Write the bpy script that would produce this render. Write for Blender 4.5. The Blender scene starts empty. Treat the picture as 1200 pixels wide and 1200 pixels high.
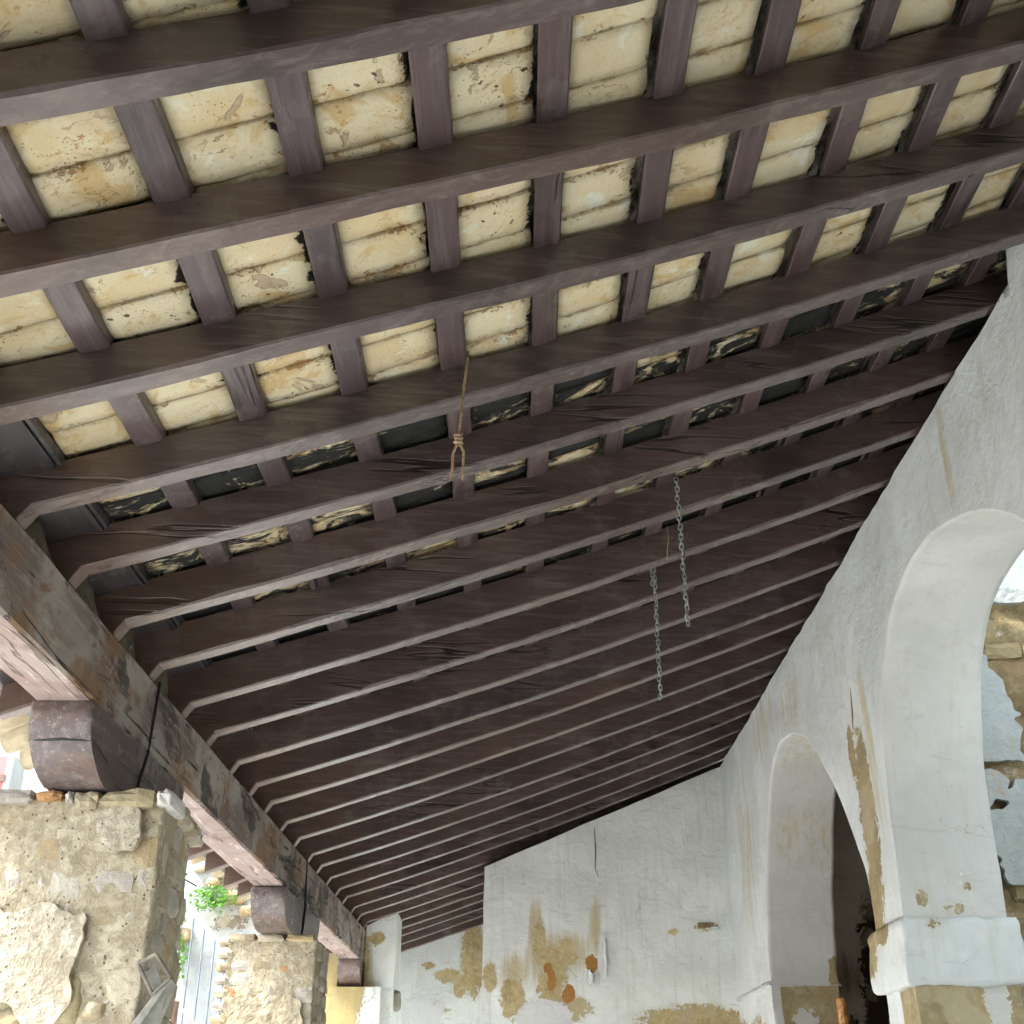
import bpy, bmesh, math, random
import numpy as np
from mathutils import Vector, Matrix, noise as mn
rnd = random.Random(7)
SC = bpy.context.scene
COL = SC.collection
R = math.radians

# ------------------------------------------------------------------ camera
cd = bpy.data.cameras.new('camera')
cam = bpy.data.objects.new('camera', cd); COL.objects.link(cam)
cd.sensor_fit = 'HORIZONTAL'; cd.sensor_width = 36.0
cd.lens = 1385.1 * 36.0 / 1200.0
cd.clip_start = 0.05; cd.clip_end = 600
cam.location = (0, 0, 0)
cam.rotation_euler = (R(90 + 26.8375), R(-0.078), R(0.1154))
SC.camera = cam

# ------------------------------------------------------------------ sky, sun, exposure
SUN_EL, SUN_AZ = R(52), R(252)          # azimuth measured clockwise from +Y: light from the left, a little behind
w = bpy.data.worlds.new('World'); SC.world = w; w.use_nodes = True
wt = w.node_tree
sky = wt.nodes.new('ShaderNodeTexSky'); sky.sky_type = 'NISHITA'; sky.sun_disc = False
sky.sun_elevation = SUN_EL; sky.sun_rotation = SUN_AZ
sky.air_density = 1.0; sky.dust_density = 2.5; sky.ozone_density = 1.0
bg = wt.nodes['Background']; bg.inputs['Strength'].default_value = 0.15
hs = wt.nodes.new('ShaderNodeHueSaturation'); hs.inputs['Saturation'].default_value = 0.5   # thin white cloud
wt.links.new(sky.outputs[0], hs.inputs['Color']); wt.links.new(hs.outputs[0], bg.inputs['Color'])
sl = bpy.data.lights.new('sun', 'SUN'); sl.energy = 2.3; sl.angle = R(11); sl.color = (1, 0.97, 0.92)
sun = bpy.data.objects.new('sun', sl); COL.objects.link(sun)
sdir = Vector((math.sin(SUN_AZ) * math.cos(SUN_EL), math.cos(SUN_AZ) * math.cos(SUN_EL), math.sin(SUN_EL)))
sun.rotation_euler = sdir.to_track_quat('Z', 'Y').to_euler()
SC.view_settings.view_transform = 'Standard'; SC.view_settings.look = 'None'
SC.view_settings.exposure = 2.5; SC.view_settings.gamma = 1.0
SC.view_settings.use_curve_mapping = False
SC.cycles.max_bounces = 6; SC.cycles.diffuse_bounces = 4; SC.cycles.glossy_bounces = 2; SC.cycles.transmission_bounces = 0
SC.cycles.use_adaptive_sampling = True; SC.cycles.adaptive_threshold = 0.035
SC.cycles.caustics_reflective = False; SC.cycles.caustics_refractive = False

# ------------------------------------------------------------------ node helpers
class NT:
    def __init__(s, name):
        s.m = bpy.data.materials.new(name); s.m.use_nodes = True
        s.t = s.m.node_tree; s.b = s.t.nodes['Principled BSDF']
    def n(s, typ, **kw):
        q = s.t.nodes.new('ShaderNode' + typ)
        for k, v in kw.items(): setattr(q, k, v)
        return q
    def put(s, sock, v):
        if isinstance(v, bpy.types.NodeSocket): s.t.links.new(v, sock)
        elif v is not None:
            if isinstance(v, (tuple, list)) and len(v) == 3 and len(sock.default_value) == 4: v = (*v, 1)
            sock.default_value = v
    def pos(s):
        if not hasattr(s, '_p'):
            s._p = s.n('NewGeometry').outputs['Position']
        return s._p
    def rand(s):
        if not hasattr(s, '_r'): s._r = s.n('ObjectInfo')
        return s._r.outputs['Random']
    def ocol(s):
        s.rand(); return s._r.outputs['Color']
    def shifted(s, k=7.0):
        v = s.n('VectorMath', operation='SCALE'); v.inputs[0].default_value = (3.1, 5.7, 4.3); s.put(v.inputs['Scale'], s.mul(s.rand(), k))
        a = s.n('VectorMath', operation='ADD'); s.put(a.inputs[0], s.pos()); s.put(a.inputs[1], v.outputs[0]); return a.outputs[0]
    def map(s, v, scale, loc=(0, 0, 0)):
        q = s.n('Mapping'); s.put(q.inputs['Vector'], v); q.inputs['Scale'].default_value = scale; q.inputs['Location'].default_value = loc
        return q.outputs[0]
    def noise(s, v, scale, detail=6, rough=0.6, dist=0.0, out='Fac'):
        q = s.n('TexNoise'); s.put(q.inputs['Vector'], v); s.put(q.inputs['Scale'], scale)
        q.inputs['Detail'].default_value = min(detail, 3.0 if isinstance(scale, (int, float)) and scale > 25 else 4.6); q.inputs['Roughness'].default_value = rough; q.inputs['Distortion'].default_value = dist
        return q.outputs[out]
    def vor(s, v, scale, feature='F1', rndm=1.0, out='Distance'):
        q = s.n('TexVoronoi', feature=feature); s.put(q.inputs['Vector'], v); q.inputs['Scale'].default_value = scale
        q.inputs['Randomness'].default_value = rndm; return q.outputs[out]
    def math(s, op, a, b=None, c=None, clamp=False):
        q = s.n('Math', operation=op, use_clamp=clamp); s.put(q.inputs[0], a)
        if b is not None: s.put(q.inputs[1], b)
        if c is not None: s.put(q.inputs[2], c)
        return q.outputs[0]
    def mul(s, a, b): return s.math('MULTIPLY', a, b)
    def add(s, a, b): return s.math('ADD', a, b)
    def ss(s, v, a, b):                       # smoothstep
        q = s.n('MapRange', interpolation_type='SMOOTHSTEP'); s.put(q.inputs['Value'], v)
        q.inputs['From Min'].default_value = a; q.inputs['From Max'].default_value = b; return q.outputs[0]
    def mix(s, f, a, b, mode='MIX'):
        q = s.n('Mix', data_type='RGBA', blend_type=mode); q.clamp_factor = True
        s.put(q.inputs[0], f); s.put(q.inputs[6], a); s.put(q.inputs[7], b); return q.outputs[2]
    def sep(s, v):
        q = s.n('SeparateXYZ'); s.put(q.inputs[0], v); return q.outputs
    def attr(s, name):
        q = s.n('Attribute'); q.attribute_name = name; return q
    def bump(s, h, dist=0.01, strength=1.0, normal=None):
        q = s.n('Bump'); s.put(q.inputs['Height'], h); q.inputs['Distance'].default_value = dist; q.inputs['Strength'].default_value = strength
        if normal is not None: s.put(q.inputs['Normal'], normal)
        return q.outputs[0]
    def out(s, color, rough=0.8, normal=None, spec=0.35, metal=0.0):
        s.put(s.b.inputs['Base Color'], color); s.put(s.b.inputs['Roughness'], rough)
        s.b.inputs['Specular IOR Level'].default_value = spec; s.b.inputs['Metallic'].default_value = metal
        if normal is not None: s.put(s.b.inputs['Normal'], normal)
        return s.m

# ------------------------------------------------------------------ materials
def mat_painted_wood(name, col, worn, axis=0, weather=True, gloss=0.42):
    g = NT(name); p = g.shifted()
    sc = [9, 9, 9]; sc[axis] = 0.7
    grain = g.noise(g.map(p, tuple(sc)), 4.0, 6, 0.65, 0.4)
    fine = g.noise(g.map(p, tuple(5 * q if q > 1 else q * 2 for q in sc)), 4.0, 5, 0.6)
    big = g.noise(p, 1.7, 4, 0.55)
    tint = g.mix(g.rand(), (0.86, 0.9, 0.96), (1.12, 1.02, 0.95))
    c = g.mix(g.ss(big, 0.3, 0.7), tuple(0.72 * q for q in col), tuple(1.22 * q for q in col))
    c = g.mix(1.0, c, tint, 'MULTIPLY')
    c = g.mix(g.mul(g.ss(grain, 0.44, 0.70), 0.55), c, worn)
    c = g.mix(g.mul(g.ss(fine, 0.5, 0.68), 0.4), c, tuple(0.45 * q for q in col))
    # rubbed spots and small chips
    chips = g.ss(g.noise(g.map(p, tuple(2.2 if q > 1 else 0.9 for q in sc)), 6.0, 6, 0.75), 0.66, 0.72)
    c = g.mix(g.mul(chips, 0.55), c, worn)
    specks = g.ss(g.vor(p, 22.0), 0.045, 0.03)
    gate = g.ss(g.noise(p, 2.3, 3), 0.52, 0.62)
    c = g.mix(g.mul(g.mul(specks, gate), 0.7), c, (0.45, 0.41, 0.36))
    # drying splits
    crack = g.ss(g.math('ABSOLUTE', g.add(g.noise(g.map(p, tuple(1.0 if q > 1 else 0.055 for q in sc)), 9.0, 3, 0.5), -0.5)), 0.02, 0.006)
    cgate = g.ss(g.noise(p, 1.1, 3), 0.53, 0.6)
    crack = g.mul(crack, cgate)
    c = g.mix(g.mul(crack, 0.85), c, (0.012, 0.008, 0.006))
    if weather:   # eave ends are worn to red-brown wood
        x = g.sep(g.pos())[0]
        e = g.ss(g.add(g.mul(x, -1.0), g.mul(g.add(g.noise(p, 5.0, 6), -0.5), 1.6)), 0.75, 1.55)
        c = g.mix(g.mul(e, 0.75), c, g.mix(grain, (0.085, 0.045, 0.032), (0.19, 0.115, 0.08)))
    dust = g.ss(g.noise(p, 3.1, 7, 0.7), 0.5, 0.8)
    c = g.mix(g.mul(dust, 0.24), c, (0.30, 0.275, 0.25))
    h = g.add(g.add(g.mul(grain, 0.5), g.mul(fine, 0.25)), g.mul(crack, -1.5))
    grime = g.ss(g.noise(g.map(p, tuple(0.8 if q > 1 else 0.35 for q in sc)), 3.4, 6, 0.65, 0.5), 0.54, 0.68)
    c = g.mix(g.mul(grime, 0.6), c, (0.022, 0.017, 0.015))
    knots = g.mul(g.ss(g.vor(g.map(p, tuple(1.0 if q > 1 else 0.45 for q in sc)), 4.2), 0.085, 0.05), g.ss(g.noise(p, 1.6, 3), 0.48, 0.55))
    c = g.mix(g.mul(knots, 0.6), c, (0.03, 0.02, 0.016))
    g.b.inputs['Coat Weight'].default_value = 0.45; g.put(g.b.inputs['Coat Roughness'], g.add(0.22, g.mul(dust, 0.3)))
    return g.out(c, g.add(gloss - 0.12, g.mul(big, 0.3)), g.bump(h, 0.004, 0.8), 0.5)

M = {}
M['rafter'] = mat_painted_wood('rafter_paint', (0.094, 0.064, 0.059), (0.20, 0.16, 0.145), gloss=0.34)
M['batten'] = mat_painted_wood('batten_paint', (0.078, 0.053, 0.055), (0.17, 0.135, 0.125), axis=1, weather=False)
M['corbel'] = mat_painted_wood('corbel_paint', (0.115, 0.085, 0.083), (0.27, 0.235, 0.21), axis=1, weather=False, gloss=0.5)
def mat_corbel():
    m = M['corbel']; g = NT.__new__(NT); g.m = m; g.t = m.node_tree; g.b = g.t.nodes['Principled BSDF']
    src = g.b.inputs['Base Color'].links[0].from_socket; p = g.shifted(3.0)
    c = g.mix(g.mul(g.ss(g.noise(p, 3.4, 6, 0.66, 0.6), 0.5, 0.62), 0.7), src, (0.105, 0.06, 0.042))
    c = g.mix(g.mul(g.ss(g.noise(p, 5.2, 6, 0.66, 0.6), 0.54, 0.64), 0.7), c, (0.05, 0.042, 0.04))
    c = g.mix(g.mul(g.ss(g.noise(p, 38.0, 5, 0.7), 0.60, 0.68), 0.55), c, (0.33, 0.28, 0.26))
    g.put(g.b.inputs['Base Color'], c)
mat_corbel()
M['eaveboard'] = mat_painted_wood('eave_board_paint', (0.045, 0.042, 0.047), (0.1, 0.09, 0.09), axis=1, weather=False)

def mat_beam(name, pink):
    g = NT(name); p = g.shifted(3.0)
    grain = g.noise(g.map(p, (9, 0.8, 9)), 4.0, 6, 0.68, 0.6)
    fib = g.noise(g.map(p, (40, 1.5, 40)), 3.0, 6, 0.7)
    big = g.noise(p, 2.6, 6, 0.62, 0.7)
    mid = g.noise(p, 6.5, 7, 0.68, 0.8)
    if pink:
        c = g.mix(g.ss(big, 0.35, 0.65), (0.30, 0.225, 0.205), (0.38, 0.315, 0.295))
        c = g.mix(g.ss(grain, 0.55, 0.72), c, (0.62, 0.56, 0.51))
        c = g.mix(g.mul(g.ss(mid, 0.55, 0.68), 0.55), c, (0.15, 0.10, 0.085))
        c = g.mix(g.mul(g.ss(g.noise(g.map(p, (3, 0.5, 3)), 4.0, 5, 0.65), 0.5, 0.64), 0.5), c, (0.23, 0.19, 0.165))
    else:
        c = g.mix(g.ss(big, 0.36, 0.62), (0.165, 0.132, 0.117), (0.35, 0.31, 0.275))
        c = g.mix(g.ss(mid, 0.5, 0.68), c, (0.20, 0.115, 0.07))
        c = g.mix(g.mul(g.ss(g.noise(g.map(p, (1, 0.55, 1)), 3.6, 6, 0.62, 0.6), 0.54, 0.60), 0.85), c, (0.045, 0.036, 0.032))
        c = g.mix(g.mul(g.ss(grain, 0.52, 0.7), 0.55), c, (0.36, 0.32, 0.25))
        c = g.mix(g.mul(g.ss(g.noise(g.map(p, (1, 0.6, 1)), 3.0, 5, 0.6), 0.54, 0.62), 0.75), c, (0.23, 0.13, 0.06))
    crack = g.ss(g.math('ABSOLUTE', g.add(g.noise(g.map(p, (1.0, 0.09, 1.0)), 6.0, 5, 0.6, 0.3), -0.5)), 0.02, 0.006)
    crack = g.mul(crack, g.ss(g.noise(p, 1.4, 3), 0.43, 0.5))
    holes = g.mul(g.ss(g.vor(p, 34.0), 0.10, 0.06), g.ss(g.noise(p, 3.0, 3), 0.52, 0.6))
    worm = g.mul(g.ss(g.math('ABSOLUTE', g.add(g.noise(g.map(p, (1, 0.45, 1)), 13.0, 3, 0.5, 1.2), -0.5)), 0.018, 0.004), g.ss(g.noise(p, 2.1, 3), 0.5, 0.6))
    dk = g.mul(crack, 0.5) if pink else g.math('MAXIMUM', g.mul(crack, 0.9), g.math('MAXIMUM', g.mul(holes, 0.85), g.mul(worm, 0.55)))
    c = g.mix(dk, c, (0.018, 0.013, 0.01))
    if not pink: c = g.mix(g.mul(g.ss(g.noise(g.map(p, (6, 0.5, 6)), 5.0, 5, 0.7, 0.3), 0.56, 0.68), 0.5), c, (0.42, 0.38, 0.33))
    pale = g.mul(g.ss(g.vor(p, 16.0), 0.07, 0.05), g.ss(g.noise(p, 1.9, 3), 0.5, 0.58))
    c = g.mix(pale, c, (0.6, 0.57, 0.52))
    h = g.add(g.add(g.mul(grain, 0.6), g.mul(fib, 0.35)), g.mul(dk, -1.6))
    return g.out(c, 0.72, g.bump(h, 0.006, 0.9), 0.3)
M['beam'] = mat_beam('weathered_beam', False)
M['beam_under'] = mat_beam('worn_pink_paint', True)

def mat_tile(name, mould):
    g = NT(name); p = g.pos(); a = g.attr('edge').outputs['Fac']
    big = g.noise(g.shifted(2.0), 5.5, 5, 0.6, 0.5)
    mid = g.noise(p, 16.0, 6, 0.7, 0.6)
    pre = g.noise(p, 60.0, 6, 0.7)
    c = g.mix(g.ss(big, 0.35, 0.62), (0.60, 0.495, 0.295), (0.66, 0.60, 0.42))
    c = g.mix(g.mul(g.ss(g.rand(), 0.0, 1.0), 0.35), c, (0.68, 0.61, 0.42))
    c = g.mix(g.mul(g.ss(g.noise(p, 7.3, 6, 0.65, 0.8), 0.52, 0.64), 0.8), c, (0.53, 0.375, 0.165))
    c = g.mix(g.mul(g.ss(g.noise(g.shifted(5.0), 9.0, 5, 0.6, 0.4), 0.58, 0.68), 0.75), c, (0.70, 0.72, 0.62))
    worn = g.math('SUBTRACT', 1.0, g.mul(0.8, g.ss(g.sep(p)[0], 0.05, 0.75)))   # the tiles nearer the wall were repainted
    # rusty crumbling along the joints, specks elsewhere
    eg = g.mul(a, g.ss(g.noise(p, 9.0, 4), 0.44, 0.66))
    rust = g.ss(g.add(pre, g.add(g.mul(eg, 0.33), g.mul(mid, 0.25))), 0.81, 0.90)
    c = g.mix(g.mul(g.mul(rust, 0.85), worn), c, g.mix(mid, (0.16, 0.075, 0.02), (0.46, 0.24, 0.07)))
    spk = g.mul(g.ss(g.vor(p, 95.0), 0.26, 0.12), g.ss(g.noise(g.shifted(4.0), 8.0, 4, 0.6), 0.52, 0.62))
    c = g.mix(g.mul(g.mul(spk, 0.85), worn), c, (0.20, 0.095, 0.03))
    crk = g.mul(g.ss(g.math('ABSOLUTE', g.add(g.noise(g.map(p, (0.5, 1.5, 1.5)), 8.0, 6, 0.65, 0.3), -0.5)), 0.008, 0.002), g.ss(g.noise(g.shifted(3.0), 5.0, 3), 0.56, 0.64))
    c = g.mix(g.mul(g.mul(crk, 0.55), worn), c, (0.17, 0.10, 0.045))
    jl = g.mul(g.ss(a, 0.80, 0.97), g.ss(g.noise(p, 13.0, 5, 0.65), 0.40, 0.55))
    c = g.mix(g.mul(jl, 0.5), c, g.mix(pre, (0.07, 0.04, 0.018), (0.30, 0.17, 0.06)))
    fl = g.noise(g.shifted(9.0), 6.5, 5, 0.62, 0.7)
    fm = g.mul(g.ss(fl, 0.635, 0.65), worn); fr = g.mul(g.mul(g.ss(fl, 0.61, 0.635), g.math('SUBTRACT', 1.0, fm)), worn)
    c = g.mix(g.mul(fm, 0.8), c, g.mix(pre, (0.34, 0.25, 0.18), (0.50, 0.40, 0.29)))
    c = g.mix(g.mul(fr, 0.5), c, (0.24, 0.15, 0.07))
    sal = g.mul(g.ss(g.noise(g.shifted(1.0), 4.2, 5, 0.6, 0.4), 0.55, 0.68), worn)
    c = g.mix(g.mul(sal, 0.55), c, (0.62, 0.50, 0.34))
    rspk = g.mul(g.mul(g.ss(g.noise(p, 62.0, 3, 0.6), 0.56, 0.64), g.ss(g.noise(g.shifted(8.0), 6.0, 4), 0.52, 0.66)), worn)
    c = g.mix(g.mul(rspk, 0.8), c, (0.33, 0.155, 0.05))
    grit = g.noise(p, 130.0, 4, 0.7)
    c = g.mix(g.mul(g.ss(grit, 0.52, 0.72), 0.28), c, (0.40, 0.28, 0.12))
    holes = g.mul(g.ss(g.noise(p, 42.0, 3, 0.5), 0.66, 0.68), g.ss(g.rand(), 0.7, 0.78))
    c = g.mix(g.mul(holes, 0.9), c, (0.06, 0.035, 0.015))
    if mould:
        n1 = g.noise(g.map(g.shifted(6.0), (0.7, 1.4, 1.4)), 7.0, 6, 0.72, 1.2)
        mm = g.ss(g.add(n1, g.mul(g.add(g.rand(), -0.5), 0.30)), 0.36, 0.47)
        blue = g.mix(g.noise(p, 20.0, 6, 0.7), (0.006, 0.006, 0.006), (0.042, 0.043, 0.040))
        c = g.mix(g.mul(g.ss(g.noise(p, 9.0, 6, 0.7), 0.48, 0.6), 0.8), c, (0.33, 0.22, 0.11))
        c = g.mix(mm, c, blue)
    else:
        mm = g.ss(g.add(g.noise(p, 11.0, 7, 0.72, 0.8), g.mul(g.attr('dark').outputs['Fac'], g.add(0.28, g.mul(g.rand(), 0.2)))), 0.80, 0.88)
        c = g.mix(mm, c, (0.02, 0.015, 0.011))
    h = g.add(g.add(g.mul(mid, 0.7), g.mul(pre, 0.3)), g.add(g.mul(rust, -0.6), g.add(g.mul(fm, -0.7), g.mul(crk, -0.6))))
    return g.out(c, 0.85, g.bump(h, 0.006, 0.8), 0.25)
M['tile'] = mat_tile('limewashed_tile', False)
M['tile_mouldy'] = mat_tile('mouldy_tile', True)

def mat_mortar():
    g = NT('roof_mortar'); p = g.pos()
    n = g.noise(g.map(p, (1, 0.5, 1)), 14.0, 6, 0.7)
    c = g.mix(g.ss(n, 0.35, 0.7), (0.05, 0.038, 0.028), (0.50, 0.46, 0.37))
    return g.out(c, 0.95, g.bump(n, 0.02), 0.1)
M['mortar'] = mat_mortar()

def mat_plaster(name, white=(0.62, 0.66, 0.655), under=(0.35, 0.285, 0.155), under2=(0.27, 0.22, 0.13), stain=(0.47, 0.40, 0.22), spots=0.0, rough=0.8, calm=1.0):
    """mask: R = paint peeled off to the ochre coat, G = newer white, B = yellow-brown seep; A = orange brick showing"""
    g = NT(name); p = g.pos()
    at = g.attr('mask'); q = g.n('SeparateColor'); g.put(q.inputs[0], at.outputs['Color'])
    r_, g_, b_ = q.outputs[0], q.outputs[1], q.outputs[2]; a_ = at.outputs['Alpha']
    big = g.noise(p, 1.6, 5, 0.6, 0.4); mid = g.noise(p, 5.5, 6, 0.68, 0.5); fin = g.noise(p, 28.0, 7, 0.7)
    edge = g.noise(p, 14.0, 6, 0.70, 1.1)
    c = g.mix(g.ss(big, 0.34, 0.68), tuple(0.90 * k for k in white), tuple(min(1.07 * k, 0.92) for k in white))
    c = g.mix(g.mul(g.ss(mid, 0.46, 0.72), 0.45 * calm), c, (white[0] * 0.80, white[1] * 0.80, white[2] * 0.76))
    coat1 = g.ss(g.noise(p, 2.3, 6, 0.62, 0.9), 0.47, 0.53); coat2 = g.ss(g.noise(p, 4.4, 6, 0.64, 1.1), 0.52, 0.56)
    c = g.mix(g.mul(coat1, 0.30 * calm), c, (white[0] * 0.86, white[1] * 0.845, white[2] * 0.80))
    c = g.mix(g.mul(coat2, 0.34 * calm), c, tuple(min(0.9, 1.1 * k) for k in white))
    streak = g.noise(g.map(p, (9, 6, 0.7)), 2.6, 6, 0.62)
    c = g.mix(g.mul(g.ss(streak, 0.50, 0.72), 0.30), c, (0.50, 0.46, 0.34))
    c = g.mix(g.mul(g.ss(g.add(b_, g.mul(g.add(streak, -0.5), 0.9)), 0.22, 0.75), 0.9), c, stain)
    smear = g.noise(g.map(p, (1.2, 1.2, 5.0)), 3.2, 7, 0.7, 0.8)
    c = g.mix(g.mul(g.ss(smear, 0.56, 0.72), 0.32), c, (0.36, 0.36, 0.34))
    # hairline cracks
    wv = g.n('VectorMath', operation='ADD'); g.put(wv.inputs[0], p)
    nv = g.n('VectorMath', operation='SCALE'); g.put(nv.inputs[0], g.noise(p, 7.0, 5, 0.6, 0.0, 'Color')); nv.inputs['Scale'].default_value = 0.22
    g.put(wv.inputs[1], nv.outputs[0])
    vd = g.vor(wv.outputs[0], 2.6, 'DISTANCE_TO_EDGE')
    cgate = g.ss(g.add(g.noise(p, 1.9, 4, 0.6), g.mul(r_, 0.12)), 0.60, 0.66)
    crack = g.mul(g.ss(vd, 0.006, 0.0015), cgate)
    # peeling
    pe = g.add(r_, g.mul(g.add(edge, -0.5), 1.45))
    peel = g.ss(pe, 0.475, 0.50)
    rim = g.mul(g.ss(pe, 0.40, 0.475), g.math('SUBTRACT', 1.0, peel))
    uc = g.mix(g.ss(mid, 0.4, 0.62), under, under2)
    uc = g.mix(g.mul(g.ss(fin, 0.5, 0.7), 0.5), uc, tuple(1.45 * k for k in under))
    uc = g.mix(g.mul(g.ss(g.noise(p, 3.7, 5), 0.52, 0.6), 0.5), uc, (0.50, 0.44, 0.30))
    halo = g.ss(g.add(r_, g.mul(g.add(mid, -0.5), 0.9)), 0.16, 0.5)
    c = g.mix(g.mul(halo, 0.42), c, g.mix(0.5, c, stain))
    c = g.mix(g.mul(rim, 0.45), c, (0.76, 0.76, 0.72))
    c = g.mix(peel, c, uc)
    br = g.ss(g.add(a_, g.mul(g.add(edge, -0.5), 0.9)), 0.52, 0.55)
    c = g.mix(br, c, g.mix(mid, (0.36, 0.16, 0.045), (0.5, 0.27, 0.085)))
    nw = g.ss(g.add(g_, g.mul(g.add(edge, -0.5), 0.8)), 0.48, 0.51)
    c = g.mix(nw, c, (0.72, 0.735, 0.73))
    c = g.mix(g.mul(crack, 0.4), c, (0.22, 0.20, 0.16))
    tiny = g.mul(g.ss(g.vor(p, 19.0), 0.06, 0.035), g.ss(g.noise(p, 2.0, 3), 0.5, 0.6))
    c = g.mix(g.mul(tiny, 0.8), c, (0.2, 0.17, 0.12))
    if spots:
        sp = g.ss(g.noise(g.map(p, (2.4, 2.4, 0.8)), 7.0, 7, 0.7, 0.3), 0.60, 0.64)
        c = g.mix(g.mul(sp, spots), c, g.mix(fin, (0.30, 0.27, 0.22), (0.45, 0.36, 0.25)))
    trowel = g.noise(g.map(p, (1, 1, 1.7)), 8.5, 5, 0.6, 1.3)
    h = g.add(g.add(g.mul(mid, 0.35), g.add(g.mul(fin, 0.18), g.add(g.mul(trowel, 0.3), g.mul(g.add(coat1, coat2), 0.10)))), g.add(g.mul(peel, -0.75), g.add(g.mul(crack, -0.5), g.add(g.mul(rim, 0.2), g.mul(nw, 0.4)))))
    return g.out(c, rough, g.bump(h, 0.015, 0.85 * calm), 0.25)
M['plaster'] = mat_plaster('old_plaster', white=(0.64, 0.685, 0.685), calm=0.7)
M['soffit'] = mat_plaster('smooth_soffit_plaster', white=(0.60, 0.61, 0.59), calm=0.35)
M['plaster_end'] = mat_plaster('end_wall_plaster', white=(0.80, 0.84, 0.82), under=(0.55, 0.455, 0.25), under2=(0.42, 0.33, 0.165), stain=(0.56, 0.48, 0.29), calm=0.7)
M['plaster_out'] = mat_plaster('courtyard_plaster', white=(0.36, 0.385, 0.38), under=(0.20, 0.16, 0.11), under2=(0.17, 0.14, 0.10), spots=0.9)
M['plaster_far'] = mat_plaster('far_white_render', white=(0.27, 0.31, 0.305), under=(0.25, 0.20, 0.14), under2=(0.17, 0.14, 0.10), spots=0.6)
M['plaster_ochre'] = mat_plaster('ochre_plaster', white=(0.44, 0.355, 0.165), under=(0.66, 0.67, 0.65), under2=(0.6, 0.62, 0.6), stain=(0.40, 0.29, 0.10))
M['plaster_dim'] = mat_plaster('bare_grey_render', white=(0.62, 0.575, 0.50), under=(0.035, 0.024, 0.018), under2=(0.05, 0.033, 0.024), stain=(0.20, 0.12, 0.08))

def mat_rubble(name, base, dark, warm):
    g = NT(name); p = g.pos()
    b = g.noise(p, 5.0, 7, 0.66, 0.5); f = g.noise(p, 26.0, 6, 0.74, 0.3); pit = g.vor(p, 46.0)
    c = g.mix(g.ss(b, 0.34, 0.66), dark, base)
    c = g.mix(g.mul(g.ss(g.noise(p, 3.4, 5), 0.54, 0.64), 0.6), c, warm)
    c = g.mix(g.ss(f, 0.42, 0.62), g.mix(0.45, c, (0.16, 0.125, 0.075)), c)
    c = g.mix(g.mul(g.ss(g.noise(p, 8.3, 7, 0.7), 0.6, 0.7), 0.65), c, (0.66, 0.63, 0.55))
    pk = g.mul(g.ss(pit, 0.22, 0.08), g.ss(b, 0.42, 0.55))
    c = g.mix(g.mul(pk, 0.6), c, (0.10, 0.075, 0.04))
    h = g.add(g.add(g.mul(b, 0.5), g.mul(f, 0.6)), g.mul(pk, -0.4))
    return g.out(c, 0.95, g.bump(h, 0.014, 1.0), 0.15)
M['mortar_pale'] = mat_rubble('lime_mortar', (0.50, 0.455, 0.345), (0.38, 0.335, 0.235), (0.45, 0.38, 0.245))
M['rubble_dark'] = mat_rubble('dark_mortar', (0.12, 0.11, 0.085), (0.06, 0.052, 0.04), (0.16, 0.14, 0.10))  # darker mortar mix for the lumps between the rafter feet
M['lime'] = mat_rubble('pale_lime_render', (0.53, 0.49, 0.395), (0.44, 0.395, 0.30), (0.48, 0.42, 0.30))
M['rubble_brown'] = mat_rubble('earth_rubble', (0.34, 0.27, 0.155), (0.19, 0.14, 0.07), (0.30, 0.20, 0.10))

def mat_stone(name):
    g = NT(name); p = g.shifted(4.0)
    b = g.noise(p, 9.0, 7, 0.66, 0.5); f = g.noise(p, 45.0, 6, 0.72)
    c = g.mix(g.ss(b, 0.3, 0.7), g.mix(0.38, g.ocol(), (0.16, 0.13, 0.09)), g.ocol())
    c = g.mix(g.mul(g.ss(g.noise(p, 13.0, 7, 0.7), 0.55, 0.66), 0.5), c, (0.58, 0.54, 0.44))
    c = g.mix(g.mul(g.ss(f, 0.56, 0.7), 0.35), c, (0.12, 0.09, 0.05))
    h = g.add(g.mul(b, 0.6), g.mul(f, 0.45))
    return g.out(c, 0.92, g.bump(h, 0.012, 0.9), 0.2)
M['stone'] = mat_stone('coloured_stone')

def mat_simple(name, col, var=0.3, rough=0.6, scale=8.0, metal=0.0, spec=0.4, dark=None):
    g = NT(name); p = g.pos(); n = g.noise(p, scale, 7, 0.65, 0.3)
    d = dark or tuple(k * (1 - var) for k in col)
    c = g.mix(g.ss(n, 0.35, 0.65), d, tuple(k * (1 + 0.5 * var) for k in col))
    return g.out(c, rough, g.bump(n, 0.004, 0.6), spec, metal)
M['zinc'] = mat_simple('galvanised_chain', (0.40, 0.46, 0.45), 0.45, 0.5, 30, 0.35)
def mat_zinc():
    g = NT('galvanised_chain'); p = g.shifted(2.0); n = g.noise(p, 40.0, 5, 0.6)
    c = g.mix(g.ss(n, 0.35, 0.65), (0.24, 0.28, 0.275), (0.46, 0.51, 0.50))
    c = g.mix(g.mul(g.ss(g.rand(), 0.55, 1.0), g.ss(g.noise(p, 25.0, 5), 0.42, 0.6)), c, (0.20, 0.11, 0.06))
    return g.out(c, 0.5, g.bump(n, 0.002), 0.5, 0.35)
M['zinc'] = mat_zinc()
M['rope'] = mat_simple('sisal_rope', (0.46, 0.34, 0.21), 0.35, 0.9, 60)
M['iron'] = mat_simple('dark_iron', (0.03, 0.03, 0.032), 0.3, 0.6, 30)
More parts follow.
